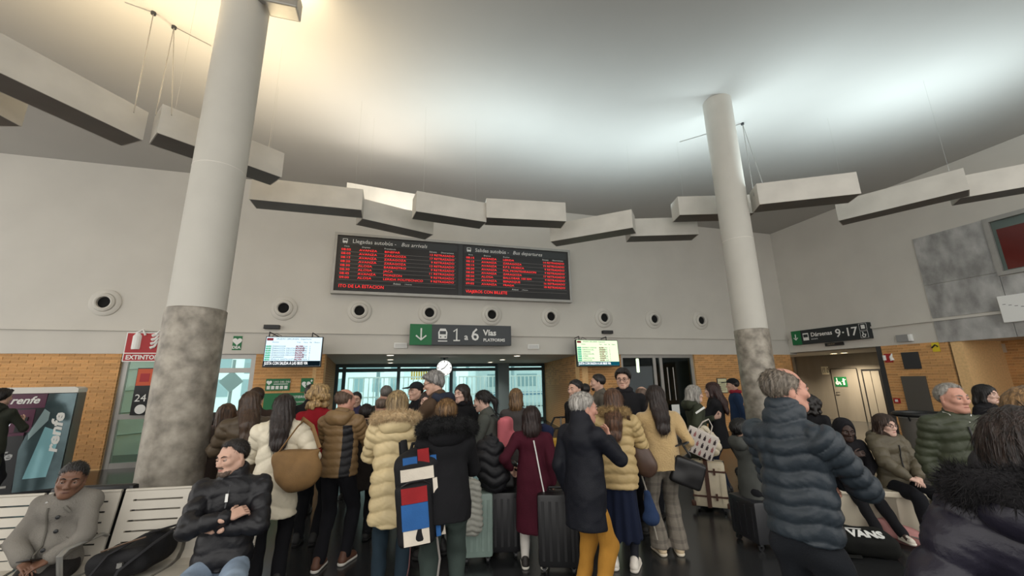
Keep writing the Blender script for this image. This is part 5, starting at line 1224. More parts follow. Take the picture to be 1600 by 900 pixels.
person(806, 608, 5.45, 2, 'woman with straight light brown hair in a grey coat before the glass front', fem=True, hair='bob', haircol=('#4b3521', '#91704a'), coat=dict(col='#4b4746', hem=.42, collar=.05), legs=DK, armR='phone', armL='phone', lod=1, seed=24, **E_)
p_burg = person(830, 636, 4.1, 2, 'woman in a long burgundy coat with white piping', fem=True, hair='bob', haircol='#2d1a17', lean=8, coat=dict(col='#431020', hem=836, collar=.05, flare=1.22, width=1.05, fold=.008), legs=dict(col='#cdc8c0', bulk=.8), armR='down', armL='carry', shoe=('#26211e', '#d8d3c8', 'shoe'), lod=2, seed=25, **E_)
p_grey = person(911, 614, 3.35, 42, 'white haired man in a long navy coat and mustard trousers', sk='ruddy', hs=1.06, hair='short', haircol=('#8c877f', '#cfcac2'), head=(22, -4, 0), coat=dict(kind='jacket', col='#14161e', hem=832, collar=.085, collar_r=.088, bulk=1.12, fold=.005, rough=.6), legs=dict(col='#a5762f'), armR='mouth', armL='down', shoe=('#4a3322', '#2a211a', 'shoe'), lod=2, seed=26)
p_beige = person(957, 608, 4.0, 4, 'woman with long brown hair in a short beige padded jacket and navy skirt', fem=True, hair='long', haircol=('#3d271b', '#6b4a34'), coat=dict(kind='puffer', col='#b79f70', hem=765, hairback=.035, fur=('#a98f64', .03, .115), spacing=.082, amp=.02, flare=1.05), legs=dict(kind='skirt', col='#131b30', hem=849, tights='#14161f'), armR='phone', armL='phone', shoe=('#d8d1c6', '#d8d1c6', 'shoe'), lod=2, seed=27, **E_)
def plaid():
    m = mat('plaid_wool', '#6f685e', .9, 0, .1, 30, .3, 150); nt = m.node_tree; N = nt.nodes; L = nt.links
    tc = N.new('ShaderNodeTexCoord'); sx = N.new('ShaderNodeSeparateXYZ'); L.new(tc.outputs['Object'], sx.inputs[0]); acc = None
    for ax, fr in ((0, 75), (2, 62)):
        mm = N.new('ShaderNodeMath'); mm.operation = 'MULTIPLY'; mm.inputs[1].default_value = fr; L.new(sx.outputs[ax], mm.inputs[0])
        sn = N.new('ShaderNodeMath'); sn.operation = 'SINE'; L.new(mm.outputs[0], sn.inputs[0]); gt = N.new('ShaderNodeMath'); gt.operation = 'GREATER_THAN'; gt.inputs[1].default_value = .62; L.new(sn.outputs[0], gt.inputs[0])
        if acc is None: acc = gt
        else: ad = N.new('ShaderNodeMath'); ad.operation = 'ADD'; L.new(acc.outputs[0], ad.inputs[0]); L.new(gt.outputs[0], ad.inputs[1]); acc = ad
    mr = N.new('ShaderNodeMapRange'); mr.inputs[2].default_value = 2; mr.inputs[3].default_value = 1.08; mr.inputs[4].default_value = .62; L.new(acc.outputs[0], mr.inputs[0])
    hs_ = N.new('ShaderNodeHueSaturation'); b = N['Principled BSDF']; src = b.inputs['Base Color'].links[0].from_socket; L.new(src, hs_.inputs['Color']); L.new(mr.outputs[0], hs_.inputs['Value']); L.new(hs_.outputs[0], b.inputs['Base Color'])
    return m
p_plaid = person(1022, 603, 4.3, -18, 'woman with long dark hair in a beige fleece jacket and plaid trousers', fem=True, hair='long', haircol='#2f221d', coat=dict(kind='jacket', col='#b79c6f', hem=737, collar=.07, collar_r=.10, bulk=1.12, fold=.01, bump=.9, bscale=60, sheen=.3), legs=dict(mat=plaid(), bulk=1.05, ankle=.085), armR='pocket', armL='phone', shoe=('#c8b495', '#d8cdb8', 'shoe'), lod=2, seed=28, **E_)
p_tallb = person(972, 577, 4.95, 180, 'tall dark haired man with glasses and black coat facing the hall', sk='light', hair='wavy', haircol='#1f1815', glasses=True, coat=blk(scarf='#1b1a1d', collar=.06), legs=DK, lod=2, seed=29, head=(8, -6, 0))
person(899, 594, 5.2, 225, 'young man in black in front of the brick recess corner', hair='short', haircol='#15110f', coat=blk(), legs=DK, lod=1, seed=30)
person(914, 600, 6.6, 20, 'black haired person seen from behind below the right train screen', hair='short', haircol='#100d0c', coat=blk(), legs=DK, lod=0, seed=31, **E_)
person(934, 585, 5.9, -95, 'bearded man in a grey hooded coat below the right train screen', hair='short', haircol='#241d19', beard='#2c241f', coat=dict(col='#5a554d', hem=.42, hood=True), legs=DK, lod=1, seed=32)
person(1002, 604, 5.3, 10, 'bald man hidden behind the long dark hair', hair='bald', haircol='#6a5546', coat=dict(col='#2a2a2c', hem=.45), legs=DK, lod=0, seed=33, **E_)
p_olive = person(1083, 603, 5.85, 70, 'grey haired woman in a long olive hooded coat holding a patterned tote bag', fem=True, sk='pale', hair='bob', haircol=('#8b867e', '#c2beb6'), coat=dict(col='#363a2d', hem=.27, hood=True, bulk=1.1), legs=DK, armR='carry', armL='phone', lod=2, seed=34)
person(1112, 598, 6.35, -78, 'woman with dark red brown hair in a black coat talking to the grey haired woman', fem=True, sk='pale', hair='long', haircol='#3b201b', coat=blk(hem=.4, bulk=1.08), legs=dict(col='#1a2233'), armR='phone', armL='phone', lod=2, seed=35)
person(1144, 592, 7.5, -95, 'man in a dark cap and blue jacket beside the column near the lift', hair='short', haircol='#2a221e', cap='#17181a', coat=dict(col='#1f3350', hem=.45, scarf='#8d2633'), legs=DK, lod=0, seed=36)
p_lean = person(1150, 655, 4.4, 55, 'person in a grey coat sitting with head tipped back behind the dark blue jacket', sit=.46, hair='short', haircol='#0f0d0c', head=(10, 22, 0), coat=dict(col='#4a4c49', hem=.30, hood=True), legs=dict(col='#17181b'), armR='lap', armL='lap', lod=1, seed=37)
p_blue = person(1217, 575, 2.12, 34, 'balding man in a dark blue quilted jacket with folded arms', sk='ruddy', hair='recede', haircol=('#4f463c', '#857a6c'), head=(26, 2, 0), coat=dict(kind='puffer', col='#2d353c', hem=845, collar=.075, collar_r=.088, spacing=.075, amp=.016, wav=.012, bulk=.92, rough=.45, res=.0095), legs=dict(col='#1a1d22'), armR='cross', armL='crossin', lod=2, seed=38, build=.94)
person(1262, 619, 5.5, 5, 'dark curly haired person standing behind the balding man', hair='curly', haircol='#1a1411', coat=blk(), legs=DK, lod=0, seed=39, **E_)
p_hood = person(1318, 657, 4.75, 158, 'seated person in a black hooded coat with white sneakers', sk='vdark', sit=.42, hair='crop', haircol='#0c0a09', head=(0, -6, 0), coat=dict(col='#17161a', hem=.33, hoodup=True, scarf='#121114'), legs=dict(col='#141418', bulk=.9), feet={1: (.10, .66), -1: (.13, .58)}, armR='chest', armL='lap', shoe=('#d6cfc2', '#dcd6ca', 'shoe'), lod=2, seed=40)
p_glass = person(1379, 648, 4.65, 135, 'seated woman with glasses in an olive padded jacket on the white bench', fem=True, sk='pale', sit=.44, hair='bob', haircol=('#2c1f19', '#4a372c'), glasses=True, coat=dict(kind='puffer', col='#575040', hem=.31, hood=True, scarf='#3a2d26', spacing=.12, amp=.014, bulk=1.08), legs=dict(col='#14151a'), armR='knee', armL='lap', shoe=('#2a2624', '#cfc8bd', 'shoe'), lod=2, seed=41)
p_green = person(1480, 600, 3.3, 150, 'grey haired man in an olive green quilted jacket pulling a trolley case', sk='ruddy', hair='temples', haircol=('#77726a', '#b4afa6'), head=(-14, 2, 0), coat=dict(kind='puffer', col='#383d2d', hem=.50, collar=.03, collar_r=.078, spacing=.075, amp=.014, girth=1.1), legs=dict(col='#1c1d20'), armR='down', armL='pocket', lod=2, seed=42, build=1.04)
person(1536, 602, 5.2, 118, 'dark haired woman in black near the grey niche door', fem=True, sk='pale', hair='bob', haircol='#16110f', coat=blk(), legs=DK, lod=1, seed=43)
p_near = person(1585, 642, 1.2, -12, 'woman in a shiny dark purple padded coat with black fur collar', fem=True, hair='bob', haircol=('#1c1513', '#3a2b25'), coat=dict(kind='puffer', col='#201e29', hem=.40, hood=True, fur=('#131114', .05, .16), spacing=.16, amp=.02, bulk=1.12, rough=.38), legs=DK, armR='pocket', armL='pocket', lod=2, seed=44, **E_)
person(1604, 608, 1.75, 0, 'woman with dark blonde hair behind the purple padded coat', fem=True, hair='bob', haircol=('#5b432b', '#a07d52'), coat=dict(col='#2b2a2c', hem=.42), legs=DK, lod=1, seed=45, **E_)
# ---------------------------------------------------------------- furniture
M_seat = mat('seat_paint', '#b8b2a6', .45, .1, .04, 6); M_arm = mat('armrest_grey', '#8d8c88', .4, .5)
bn = empty('slatted_bench', (-1.97, 4.01, 0), math.atan2(-.136, .99)); tag(bn, 'row of off-white slotted metal seats with grey armrests before the near column', 'bench')
SW = .515
for k in (-3, -2, -1, 0, 1):
    x0_, x1_ = k*SW+.015, (k+1)*SW-.015
    st = MB()
    # shell with a rolled front edge and rounded back bend (profile along y, z), drawn as side bands; slots stay open between slats
    prof = [(-.50, .40), (-.505, .425), (-.49, .445), (-.40, .445), (-.15, .430), (-.06, .445), (-.025, .49)]
    pan = MB()
    n_ = len(prof)
    for j in range(n_-1):
        (ya_, za_), (yb_, zb_) = prof[j], prof[j+1]
        pan.add([(x0_, ya_, za_), (x1_, ya_, za_), (x1_, yb_, zb_), (x0_, yb_, zb_), (x0_, ya_, za_-.012), (x1_, ya_, za_-.012), (x1_, yb_, zb_-.012), (x0_, yb_, zb_-.012)], [(0, 1, 2, 3), (7, 6, 5, 4), (0, 3, 7, 4), (1, 5, 6, 2)])
    seat = pan.build('seat', M_seat, bn, smooth=True)
    bk = empty('backrest', (0, 0, 0)); bk.parent = bn
    def back_y(z): return -.025+(z-.49)*.20
    zs = np.linspace(.49, .90, 7)
    for j in range(6):
        za_, zb_ = zs[j]+.006, zs[j+1]-.006
        MB().add([(x0_+.07, back_y(za_), za_), (x1_-.07, back_y(za_), za_), (x1_-.07, back_y(zb_), zb_), (x0_+.07, back_y(zb_), zb_), (x0_+.07, back_y(za_)+.014, za_), (x1_-.07, back_y(za_)+.014, za_), (x1_-.07, back_y(zb_)+.014, zb_), (x0_+.07, back_y(zb_)+.014, zb_)],
                 [(0, 1, 2, 3), (7, 6, 5, 4), (0, 3, 7, 4), (1, 5, 6, 2), (0, 4, 5, 1), (3, 2, 6, 7)]).build('slat', M_seat, bk)
    for xa_, xb_ in ((x0_, x0_+.07), (x1_-.07, x1_)):
        MB().add([(xa_, back_y(.47), .47), (xb_, back_y(.47), .47), (xb_, back_y(.90), .90), (xa_, back_y(.90), .90), (xa_, back_y(.47)+.014, .47), (xb_, back_y(.47)+.014, .47), (xb_, back_y(.90)+.014, .90), (xa_, back_y(.90)+.014, .90)],
                 [(0, 1, 2, 3), (7, 6, 5, 4), (0, 3, 7, 4), (1, 5, 6, 2), (0, 4, 5, 1), (3, 2, 6, 7)]).build('side_band', M_seat, bk)
    MB().tube([(x0_, back_y(.90)+.007, .90), (x1_, back_y(.90)+.007, .90)], .012, 8).build('top_roll', M_seat, bk, smooth=True)
for k in (-2, -1, 0, 2):
    x = k*SW
    MB().tube([(x, -.03, .62), (x, -.08, .645), (x, -.36, .645), (x, -.40, .62), (x, -.36, .46), (x, -.20, .43)], .02, 8, flat=.55).build('armrest', M_arm, bn, smooth=True)
MB().box(-3*SW, -.30, .34, 2*SW, -.22, .41).build('beam', M_darkgrey, bn)
for x in (-1.2, .75):
    MB().box(x-.04, -.29, .02, x+.04, -.23, .34).build('leg', M_darkgrey, bn); MB().box(x-.05, -.52, 0, x+.05, .02, .03).build('foot', M_darkgrey, bn)
MB().box(-SW*.5-.30, .12, .42, .02, .2, .93, .03).build('rear_panel', M_dark, bn)

def bench_block(p, q, lab, sz=.44, dep=.46):
    p, q = A_(p[:2]), A_(q[:2]); c = (p+q)/2; L = np.hypot(*(q-p)); an = math.atan2(q[1]-p[1], q[0]-p[0])
    e = empty('white_bench', (c[0], c[1], 0), an); tag(e, lab, 'bench')
    MB().box(-L/2, -dep/2, sz-.06, L/2, dep/2, sz, .012).build('seat_slab', mat('bench_white', '#d3c9b4', .4), e)
    for q_ in np.linspace(-L/2+.03, L/2-.03-.56, max(2, int(L/.6))): MB().box(q_, -dep/2+.03, 0, q_+.56, dep/2-.03, sz-.06, .006).build('base_block', MATS['bench_white'], e)
    return e
wv = lambda P, p: P.w(p)
hb, gb = p_hood.w((0, 0, 0)), p_glass.w((0, 0, 0))
d_ = unit((gb-hb)*A_((1, 1, 0)))
bench_block(hb-d_*.30, gb+d_*.32, 'white block bench under the two seated people before the lift')
# ---------------------------------------------------------------- luggage builders
def root_at(name, pos, lab, cat, yaw=None):
    beta = math.atan2(pos[0], pos[1]); e = empty(name, pos, -beta if yaw is None else yaw); tag(e, lab, cat); return e
def soft(name, s, h, m, parent, amp=.006, freq=30, seed=0):
    v, q = s.run(h, 1); n = normals(v, q); v = wobble(v, n, amp, freq, seed); return link(name, qmesh(name, v, q), m, parent)
def suitcase(pos, w, d, h, col, lab, yaw=None, handle=.35, ribs=5, rough=.4, hang=0):
    e = root_at('suitcase', (pos[0], pos[1], 0), lab, 'suitcase', yaw); m = mat('case_'+col, col, rough, 0, .06, 10)
    MB().box(-w/2, -d/2, .06, w/2, d/2, h, .035).build('shell', m, e, smooth=True)
    for k in range(ribs):
        x = -w*.36+k*w*.72/(ribs-1); MB().box(x-.012, -d/2-.006, .12, x+.012, -d/2+.004, h-.06).build('rib', m, e)
    MB().box(-w/2-.003, -.006, .06, w/2+.003, .006, h+.003).build('zip', M_dark, e)
    for x in (-1, 1):
        for y in (-1, 1):
            wl_ = MB().lathe([(.012, -.012), (.032, -.012), (.032, .012), (.012, .012)], 14, (x*(w/2-.05), y*(d/2-.045), .032), 'x').build('wheel', M_dark, e, smooth=True)
            MB().box(x*(w/2-.05)-.02, y*(d/2-.045)-.015, .045, x*(w/2-.05)+.02, y*(d/2-.045)+.015, .075).build('fork', M_darkgrey, wl_)
    MB().tube([(-.08, 0, h), (-.07, 0, h+.03), (.07, 0, h+.03), (.08, 0, h)], .012, 6).build('top_grip', M_dark, e)
    if handle:
        for x in (-.09, .09): MB().tube([(x, d/2-.04, h-.02), (x, d/2-.04, h+handle)], .008, 6).build('pull_rod', M_alu, e)
        MB().tube([(-.11, d/2-.04, h+handle), (.11, d/2-.04, h+handle)], .016, 8).build('pull_grip', M_dark, e)
    return e

# ---------------------------------------------------------------- tan bag of the white coat
P_ = p_white; sh = P_.w(P_.sh[1]+A_((0, 0, .07)))
c = atd(464, 716, 3.45); e = root_at('shoulder_bag', c, 'slouchy tan suede bag hanging from the white coat shoulder', 'bag')
M_tan = mat('tan_suede', '#7d5f39', .8, 0, .15, 9, .3, 120)
s = Sculpt(); s.ell((0, 0, -.08), (.165, .075, .16), k=.05); s.cone((-.13, 0, .02), (.14, 0, .09), .06, .055, k=.06, flat=((0, 1, 0), .7)); s.ell((.04, 0, -.13), (.14, .09, .13), k=.06); s.box((0, 0, .13), (.2, .2, .06), .01, k=.02, sub=True)
soft('pouch', s, .011, M_tan, e, .009, 26, 2)
iw = lambda p, e=e: None
def loc(e, p): return e.matrix_basis.inverted() @ Vector(p)
MB().tube([loc(e, c)+Vector((-.15, 0, .05)), loc(e, c)+Vector((-.02, -.02, .26)), loc(e, sh)+Vector((0, -.06, .0)), loc(e, sh)+Vector((.0, .02, .03)), loc(e, c)+Vector((.10, .06, .25)), loc(e, c)+Vector((.17, 0, .07))], .018, 8, flat=.35).build('strap', M_tan, e, smooth=True)
# ---------------------------------------------------------------- colourful backpack
c = atd(656, 775, 2.92); bp = root_at('backpack', c, 'backpack patched in red, blue and white with black trim', 'backpack'); bp.rotation_euler[1] = -.10
M_bb = cloth('#141417', .7); M_red = cloth('#8d2326'); M_blu = cloth('#2c5c96'); M_cr = cloth('#d3cabb')
s = Sculpt(); s.box((0, 0, 0), (.165, .11, .28), .07, k=.03); s.ell((0, .0, .24), (.14, .10, .10), k=.06); body = soft('main_body', s, .013, M_bb, bp, .005, 25, 3)
def patch(name, x0, x1, z0, z1, m, y=-.128, bow=.02, par=bp):
    mb = MB(); n = 6
    for i in range(n+1):
        t = i/n; x = x0+(x1-x0)*t; yy = y-bow*(1-((x)/.17)**2)
        mb.v += [(x, yy, z0), (x, yy, z1), (x, yy+.02, z0), (x, yy+.02, z1)]
    for i in range(n): a = 4*i; mb.f += [(a, a+4, a+5, a+1), (a+2, a+3, a+7, a+6), (a+1, a+5, a+7, a+3), (a, a+2, a+6, a+4)]
    mb.f += [(0, 1, 3, 2), (4*n, 4*n+2, 4*n+3, 4*n+1)]
    return mb.build(name, m, par, smooth=True)
s = Sculpt(); s.box((-.035, -.11, -.08), (.125, .05, .20), .04, k=.02); pk = soft('front_pocket', s, .011, M_bb, bp, .003, 25, 4)
patch('red_patch', -.120, .055, .0, .10, M_red, -.156, .010, pk); patch('blue_patch', -.125, .055, -.165, -.002, M_blu, -.158, .010, pk); patch('white_patch', -.12, .053, -.262, -.167, M_cr, -.154, .010, pk)
patch('white_patch', -.12, .11, .135, .215, M_cr, -.112, .012); patch('blue_patch', -.10, .0, .222, .29, M_blu, -.104, .01); patch('red_patch', .005, .085, .222, .335, M_red, -.098, .01); patch('blue_patch', .09, .135, .18, .28, M_blu, -.088, .0)
for z0_, z1_, m_ in ((.02, .13, M_cr), (-.06, .015, M_cr), (-.16, -.065, M_red), (-.25, -.165, M_blu)): patch('side_patch', .098, .130, z0_, z1_, m_, -.112, .0)
for z0_, z1_, m_ in ((.05, .17, M_cr), (-.05, .045, M_cr), (-.2, -.055, M_blu), (-.26, -.205, M_cr)): patch('side_patch', .134, .163, z0_, z1_, m_, -.066, .0)
MB().tube([(-.115, -.13, .11), (-.06, -.15, .135), (.03, -.15, .135), (.075, -.13, .10), (.09, -.11, -.1)], .008, 6).build('zip', M_dark, bp, smooth=True)
MB().tube([(-.05, .05, .30), (-.03, .05, .36), (.03, .05, .36), (.05, .05, .30)], .014, 6).build('grab_handle', M_bb, bp, smooth=True)
for x in (-.09, .10): MB().tube([(x, .08, .28), (x*1.1, .14, .38), (x*1.3, .22, .36), (x*1.3, .26, .10), (x, .12, -.2)], .026, 8, flat=.3).build('shoulder_strap', M_bb, bp, smooth=True)
MB().tube([(.10, .03, .30), (.16, .05, .38), (.19, .08, .43)], .022, 6, flat=.4).build('pale_strap', M_cr, bp, smooth=True)
MB().tube([(-.08, -.04, -.28), (-.10, -.05, -.42), (-.13, -.05, -.52), (-.11, -.05, -.66), (-.06, -.05, -.78)], .014, 6, flat=.3).build('loose_strap', cloth('#6a4a4a'), bp)
MB().tube([(.10, -.03, -.27), (.11, -.04, -.42), (.07, -.04, -.60), (.02, -.04, -.78), (-.06, -.04, -.80)], .008, 6).build('loose_cord', cloth('#8a8580'), bp)
# burgundy hem below the black coat
# ---------------------------------------------------------------- brown bag of the beige jacket
P_ = p_beige; sh = P_.w(P_.sh[1]+A_((0, 0, .08))); c = atd(1001, 703, 3.92); e = root_at('shoulder_bag', c, 'dark brown leather bag hanging from the beige padded jacket', 'bag')
M_brl = mat('brown_leather', '#4b372c', .45, 0, .1, 12)
s = Sculpt(); s.ell((0, 0, -.06), (.10, .055, .16), rY(-.25), k=.03); s.cone((-.05, 0, .05), (.05, 0, -.14), .06, .09, k=.05, flat=((0, 1, 0), .6)); soft('pouch', s, .011, M_brl, e, .004, 30, 5)
MB().tube([Vector((-.04, -.02, .08)), loc(e, sh)+Vector((-.03, -.09, -.02)), loc(e, sh)+Vector((-.03, .0, .04)), Vector((.06, .03, .08))], .016, 8, flat=.3).build('strap', M_brl, e, smooth=True)
c = atd(1012, 785, 3.9); e = root_at('cloth_bag', c, 'small blue cloth bag hanging beside the navy skirt', 'bag')
s = Sculpt(); s.cone((0, 0, .08), (.02, 0, -.14), .035, .075, k=.03, flat=((0, 1, 0), .5)); s.ell((.03, 0, -.13), (.06, .04, .06), k=.03); soft('pouch', s, .011, cloth('#27395a'), e, .008, 40, 6)
MB().tube([(0, 0, .1), (-.03, 0, .22), (-.05, .05, .36)], .008, 6).build('cord', cloth('#9a9488'), e); MB().tube([(.03, 0, -.15), (.05, 0, -.26), (.06, 0, -.32)], .007, 6).build('cord', cloth('#9a9488'), e)
# black tote of the plaid trousers
P_ = p_plaid; sh = P_.w(P_.el[1]); c = atd(1074, 732, 4.0); e = root_at('tote_bag', c, 'black leather tote hanging beside the plaid trousers', 'bag')
M_blk = mat('black_leather', '#141314', .4, 0, .08, 10)
s = Sculpt(); s.box((0, 0, -.04), (.15, .05, .13), .03, rY(.35), k=.02); soft('body', s, .012, M_blk, e, .005, 25, 7)
for y in (-.04, .04): MB().tube([(-.10, y, .06), (-.12, y, .20), loc(e, sh)+Vector((.02, y, .02)), (-.02, y, .22), (.04, y, .12)], .009, 6).build('handle', M_blk, e, smooth=True)
# pink backpack of the girl
P_ = p_girl; b0 = P_.w(P_.T(0, -.18, .14*P_.H)); e = root_at('backpack', b0, 'pink backpack on the back of the girl in grey', 'backpack', -P_.heading)
s = Sculpt(); s.box((0, 0, 0), (.13, .075, .19), .06, k=.03); s.box((0, -.07, -.06), (.09, .035, .09), .03, k=.02); soft('main_body', s, .013, cloth('#c56a72'), e, .004, 25, 8)
for x in (-.09, .09): MB().tube([(x, .04, .17), (x, .12, .22), (x, .24, .16), (x, .25, -.02), (x, .10, -.15)], .018, 6, flat=.35).build('shoulder_strap', cloth('#2a2a2e'), e, smooth=True)
# navy backpack beside the burgundy coat
c = atd(850, 682, 4.15); e = root_at('sling_bag', c, 'navy sling bag at the right shoulder of the burgundy coat', 'bag')
s = Sculpt(); s.box((0, .02, -.02), (.085, .06, .14), .05, rY(.3), k=.03); soft('body', s, .012, cloth('#1d2440'), e, .005, 30, 9)
MB().tube([(-.03, 0, .10), (-.10, .0, .20), (-.16, .06, .22)], .012, 6, flat=.4).build('strap', cloth('#1d2440'), e)
# white piping of the burgundy coat
P_ = p_burg
pp = []
for t in np.linspace(0, 1, 12):
    z = P_.neck[2]-.05-t*(P_.neck[2]-.62); m_ = np.abs(P_.coatv[:, 2]-z) < .025; cv = P_.coatv[m_]
    cv = cv[cv[:, 1] < cv[:, 1].mean()]; tx_ = .02+.10*t
    k_ = np.argmin(np.abs(cv[:, 0]-tx_)+.5*(cv[:, 1]-cv[:, 1].min())); pp.append((tx_, cv[k_, 1]-.006, z))
MB().tube(pp, .007, 6).build('piping', M_sw, P_.coat, smooth=True)
# ---------------------------------------------------------------- suitcases
g = atz(785, 868, 0); suitcase(g, .36, .24, .60, '#17171a', 'black suitcase under a black handbag beside the burgundy coat', handle=.38)
gx = g
e = root_at('handbag', (g[0], g[1], .61), 'black handbag with chrome rings on top of the black suitcase', 'bag')
s = Sculpt(); s.box((0, 0, .13), (.16, .09, .13), .05, k=.03); soft('body', s, .012, M_blk, e, .006, 25, 10)
for y in (-.05, .05): MB().tube([(-.08, y, .24), (-.06, y, .36), (.06, y, .36), (.08, y, .24)], .008, 6).build('handle', M_blk, e, smooth=True)
MB().tube([(.06+.02*math.cos(t), -.10, .13+.02*math.sin(t)) for t in np.linspace(0, 6.283, 14, endpoint=False)], .004, 5, True).build('ring', M_steel, e)
g = atd(870, 790, 3.75); g[2] = 0; suitcase(g, .36, .26, .66, '#151517', 'large black suitcase behind the long navy coat', handle=0)
g = atd(746, 760, 4.0); suitcase((g[0], g[1], 0), .30, .24, .62, '#7f9189', 'pale green grey suitcase behind the black fur hood coat', handle=.3)
# black padded jacket draped over the pull handle, pale padded jacket beneath
e = root_at('draped_jacket', atd(765, 722, 4.0), 'black padded jacket bundled over the luggage beside the girl in grey', 'jacket')
s = Sculpt(); s.ell((0, 0, .05), (.16, .12, .2), k=.05); s.ell((.05, 0, -.12), (.15, .11, .16), k=.06); v, q = s.run(.013, 1); n = normals(v, q); v = quilt(v, n, [(A_((0, 0, -1.)), A_((0, 0, 1.)), .1, 1)], .025, .10, .02, 3)
link('bundle', qmesh('bundle', v, q), puff('#17171b'), e)
MB().tube([(-.02, 0, .24), (.02, .0, .27), (.05, 0, .2)], .014, 6).build('hanging_loop', puff('#17171b'), e)
e = root_at('draped_jacket', atd(738, 790, 3.75), 'pale grey padded jacket hanging below the black sleeve', 'jacket')
s = Sculpt(); s.cone((0, 0, .16), (.0, 0, -.16), .08, .10, k=.04, flat=((0, 1, 0), .6)); v, q = s.run(.011, 1); n = normals(v, q); v = quilt(v, n, [(A_((0, 0, -1.)), A_((0, 0, 1.)), .1, 1)], .02, .05, .004, 3, chev=.4)
link('bundle', qmesh('bundle', v, q), puff('#9b9b92'), e); MB().tube([(0, 0, .2), (-.03, .02, .3)], .02, 6).build('collar', puff('#9b9b92'), e)
# cream case with brown straps
g = atz(1113, 797, 0); cs = suitcase(g, .40, .26, .60, '#cbbfa6', 'cream suitcase with brown leather straps and corners', handle=0, ribs=2)
M_str = mat('strap_brown', '#4a2c1f', .5)
for x in (-.045, ): MB().box(x, -.142, .06, x+.05, .142, .606).build('leather_strap', M_str, cs)
for z in (.18, .48): MB().box(-.205, -.137, z, .205, .137, z+.022).build('leather_band', M_str, cs)
for z in (.18, .48): MB().box(.06, -.146, z-.03, .085, -.134, z+.05).build('buckle_tab', M_str, cs)
for x in (-1, 1): MB().box(x*.205-.03, -.135, .06, x*.205+.03, -.05, .13, .02).build('corner_guard', M_str, cs)
e = root_at('folded_coat', (g[0]+.02, g[1]+.02, .63), 'cream padded coat bundled on top of the cream suitcase', 'coat')
s = Sculpt(); s.ell((.02, 0, .16), (.18, .13, .16), k=.05); s.ell((-.03, 0, .30), (.13, .10, .12), k=.06); s.cone((.0, 0, .3), (-.05, 0, .42), .05, .03, k=.04); v, q = s.run(.013, 1); n = normals(v, q); v = quilt(v, n, [(A_((0, 0, -1.)), A_((0, 0, 1.)), .1, 1)], .018, .11, .02, 6)
link('bundle', qmesh('bundle', v, q), puff('#cdc2ab'), e); MB().tube([(-.02, -.05, .40), (.04, -.09, .36), (.12, -.10, .28)], .016, 6).build('sleeve_hem', puff('#cdc2ab'), e)
# patterned tote of the olive coat
P_ = p_olive; c = atd(1094, 692, 5.0); e = root_at('tote_bag', c, 'white paper tote with rows of dark bottle shapes', 'bag'); e.rotation_euler[1] = .42; e.scale = (1.25, 1, 1.25)
MB().box(-.14, -.05, -.12, .14, .05, .12, .012).build('body', mat('tote_white', '#d8cfc6', .7), e)
for r_ in range(3):
    for k in range(6):
        x = -.115+.046*k; z = -.085+.075*r_
        o = MB().box(x-.010, -.054, z-.024, x+.010, -.049, z+.010).box(x-.004, -.054, z+.010, x+.004, -.049, z+.026).build('bottle_shape', mat('tote_ink', '#3b2f31', .8) if (r_+k) % 3 else mat('tote_pink', '#a06a68', .8), e)
hw = loc(e, P_.w(P_.wr[1]))
for y in (-.04, .04): MB().tube([(-.06, y, .11), (-.04, y, .20), (.0, y, .25), (.05, y, .20), (.06, y, .11)], .012, 6, flat=.4).build('handle', MATS['tote_white'], e, smooth=True)
c = atd(1094, 641, 5.3); o = MB().box(-.07, -.004, -.012, .07, .004, .012, .003).build('paper_sheet', M_sw, None, c, (0, -.6, -math.atan2(c[0], c[1]))); tag(o, 'white folded paper between the two talking women', 'paper')
# ---------------------------------------------------------------- floor luggage near the white bench
g = atz(1352, 862, 0.0); e = root_at('backpack', (g[0], g[1], 0), 'black backpack with white VANS lettering lying on the floor', 'backpack'); e.rotation_euler[2] += .35
s = Sculpt(); s.box((0, 0, .10), (.24, .20, .10), .08, k=.03); s.ell((-.05, -.1, .14), (.17, .12, .08), k=.05); soft('main_body', s, .013, cloth('#131412', .8), e, .010, 22, 11)
text('lettering', 'VANS', .11, M_sw, e, Matrix.Translation((-.17, -.17, .205)) @ Matrix.Rotation(.45, 4, 'X'), bold=.005)
MB().box(-.17, -.11, .226, -.04, -.10, .232).build('lettering_bar', M_sw, e)
MB().tube([(-.22, -.05, .12), (-.30, -.12, .06), (-.26, -.22, .02), (-.12, -.24, .03)], .018, 6, flat=.4).build('shoulder_strap', cloth('#131412', .8), e, smooth=True)
g = atz(1408, 846, 0); e = root_at('pink_jacket', (g[0], g[1], 0), 'pale pink jacket crumpled on the floor by the white sneakers', 'jacket')
s = Sculpt(); s.ell((0, 0, .08), (.17, .13, .09), k=.05); s.ell((.12, -.06, .05), (.12, .09, .06), k=.05); s.ell((-.08, .05, .13), (.10, .1, .07), k=.05); soft('cloth_heap', s, .012, cloth('#b07f7c'), e, .016, 30, 12); MB().tube([(.05, -.1, .1), (.15, -.14, .09), (.24, -.16, .05)], .014, 6, flat=.4).build('silver_trim', M_steel, e)
lb = p_lean.w((0, .02, 0)); suitcase(lb, .42, .34, .45, '#26272a', 'dark grey case used as a seat by the person with head tipped back', -p_lean.heading, 0, 4)
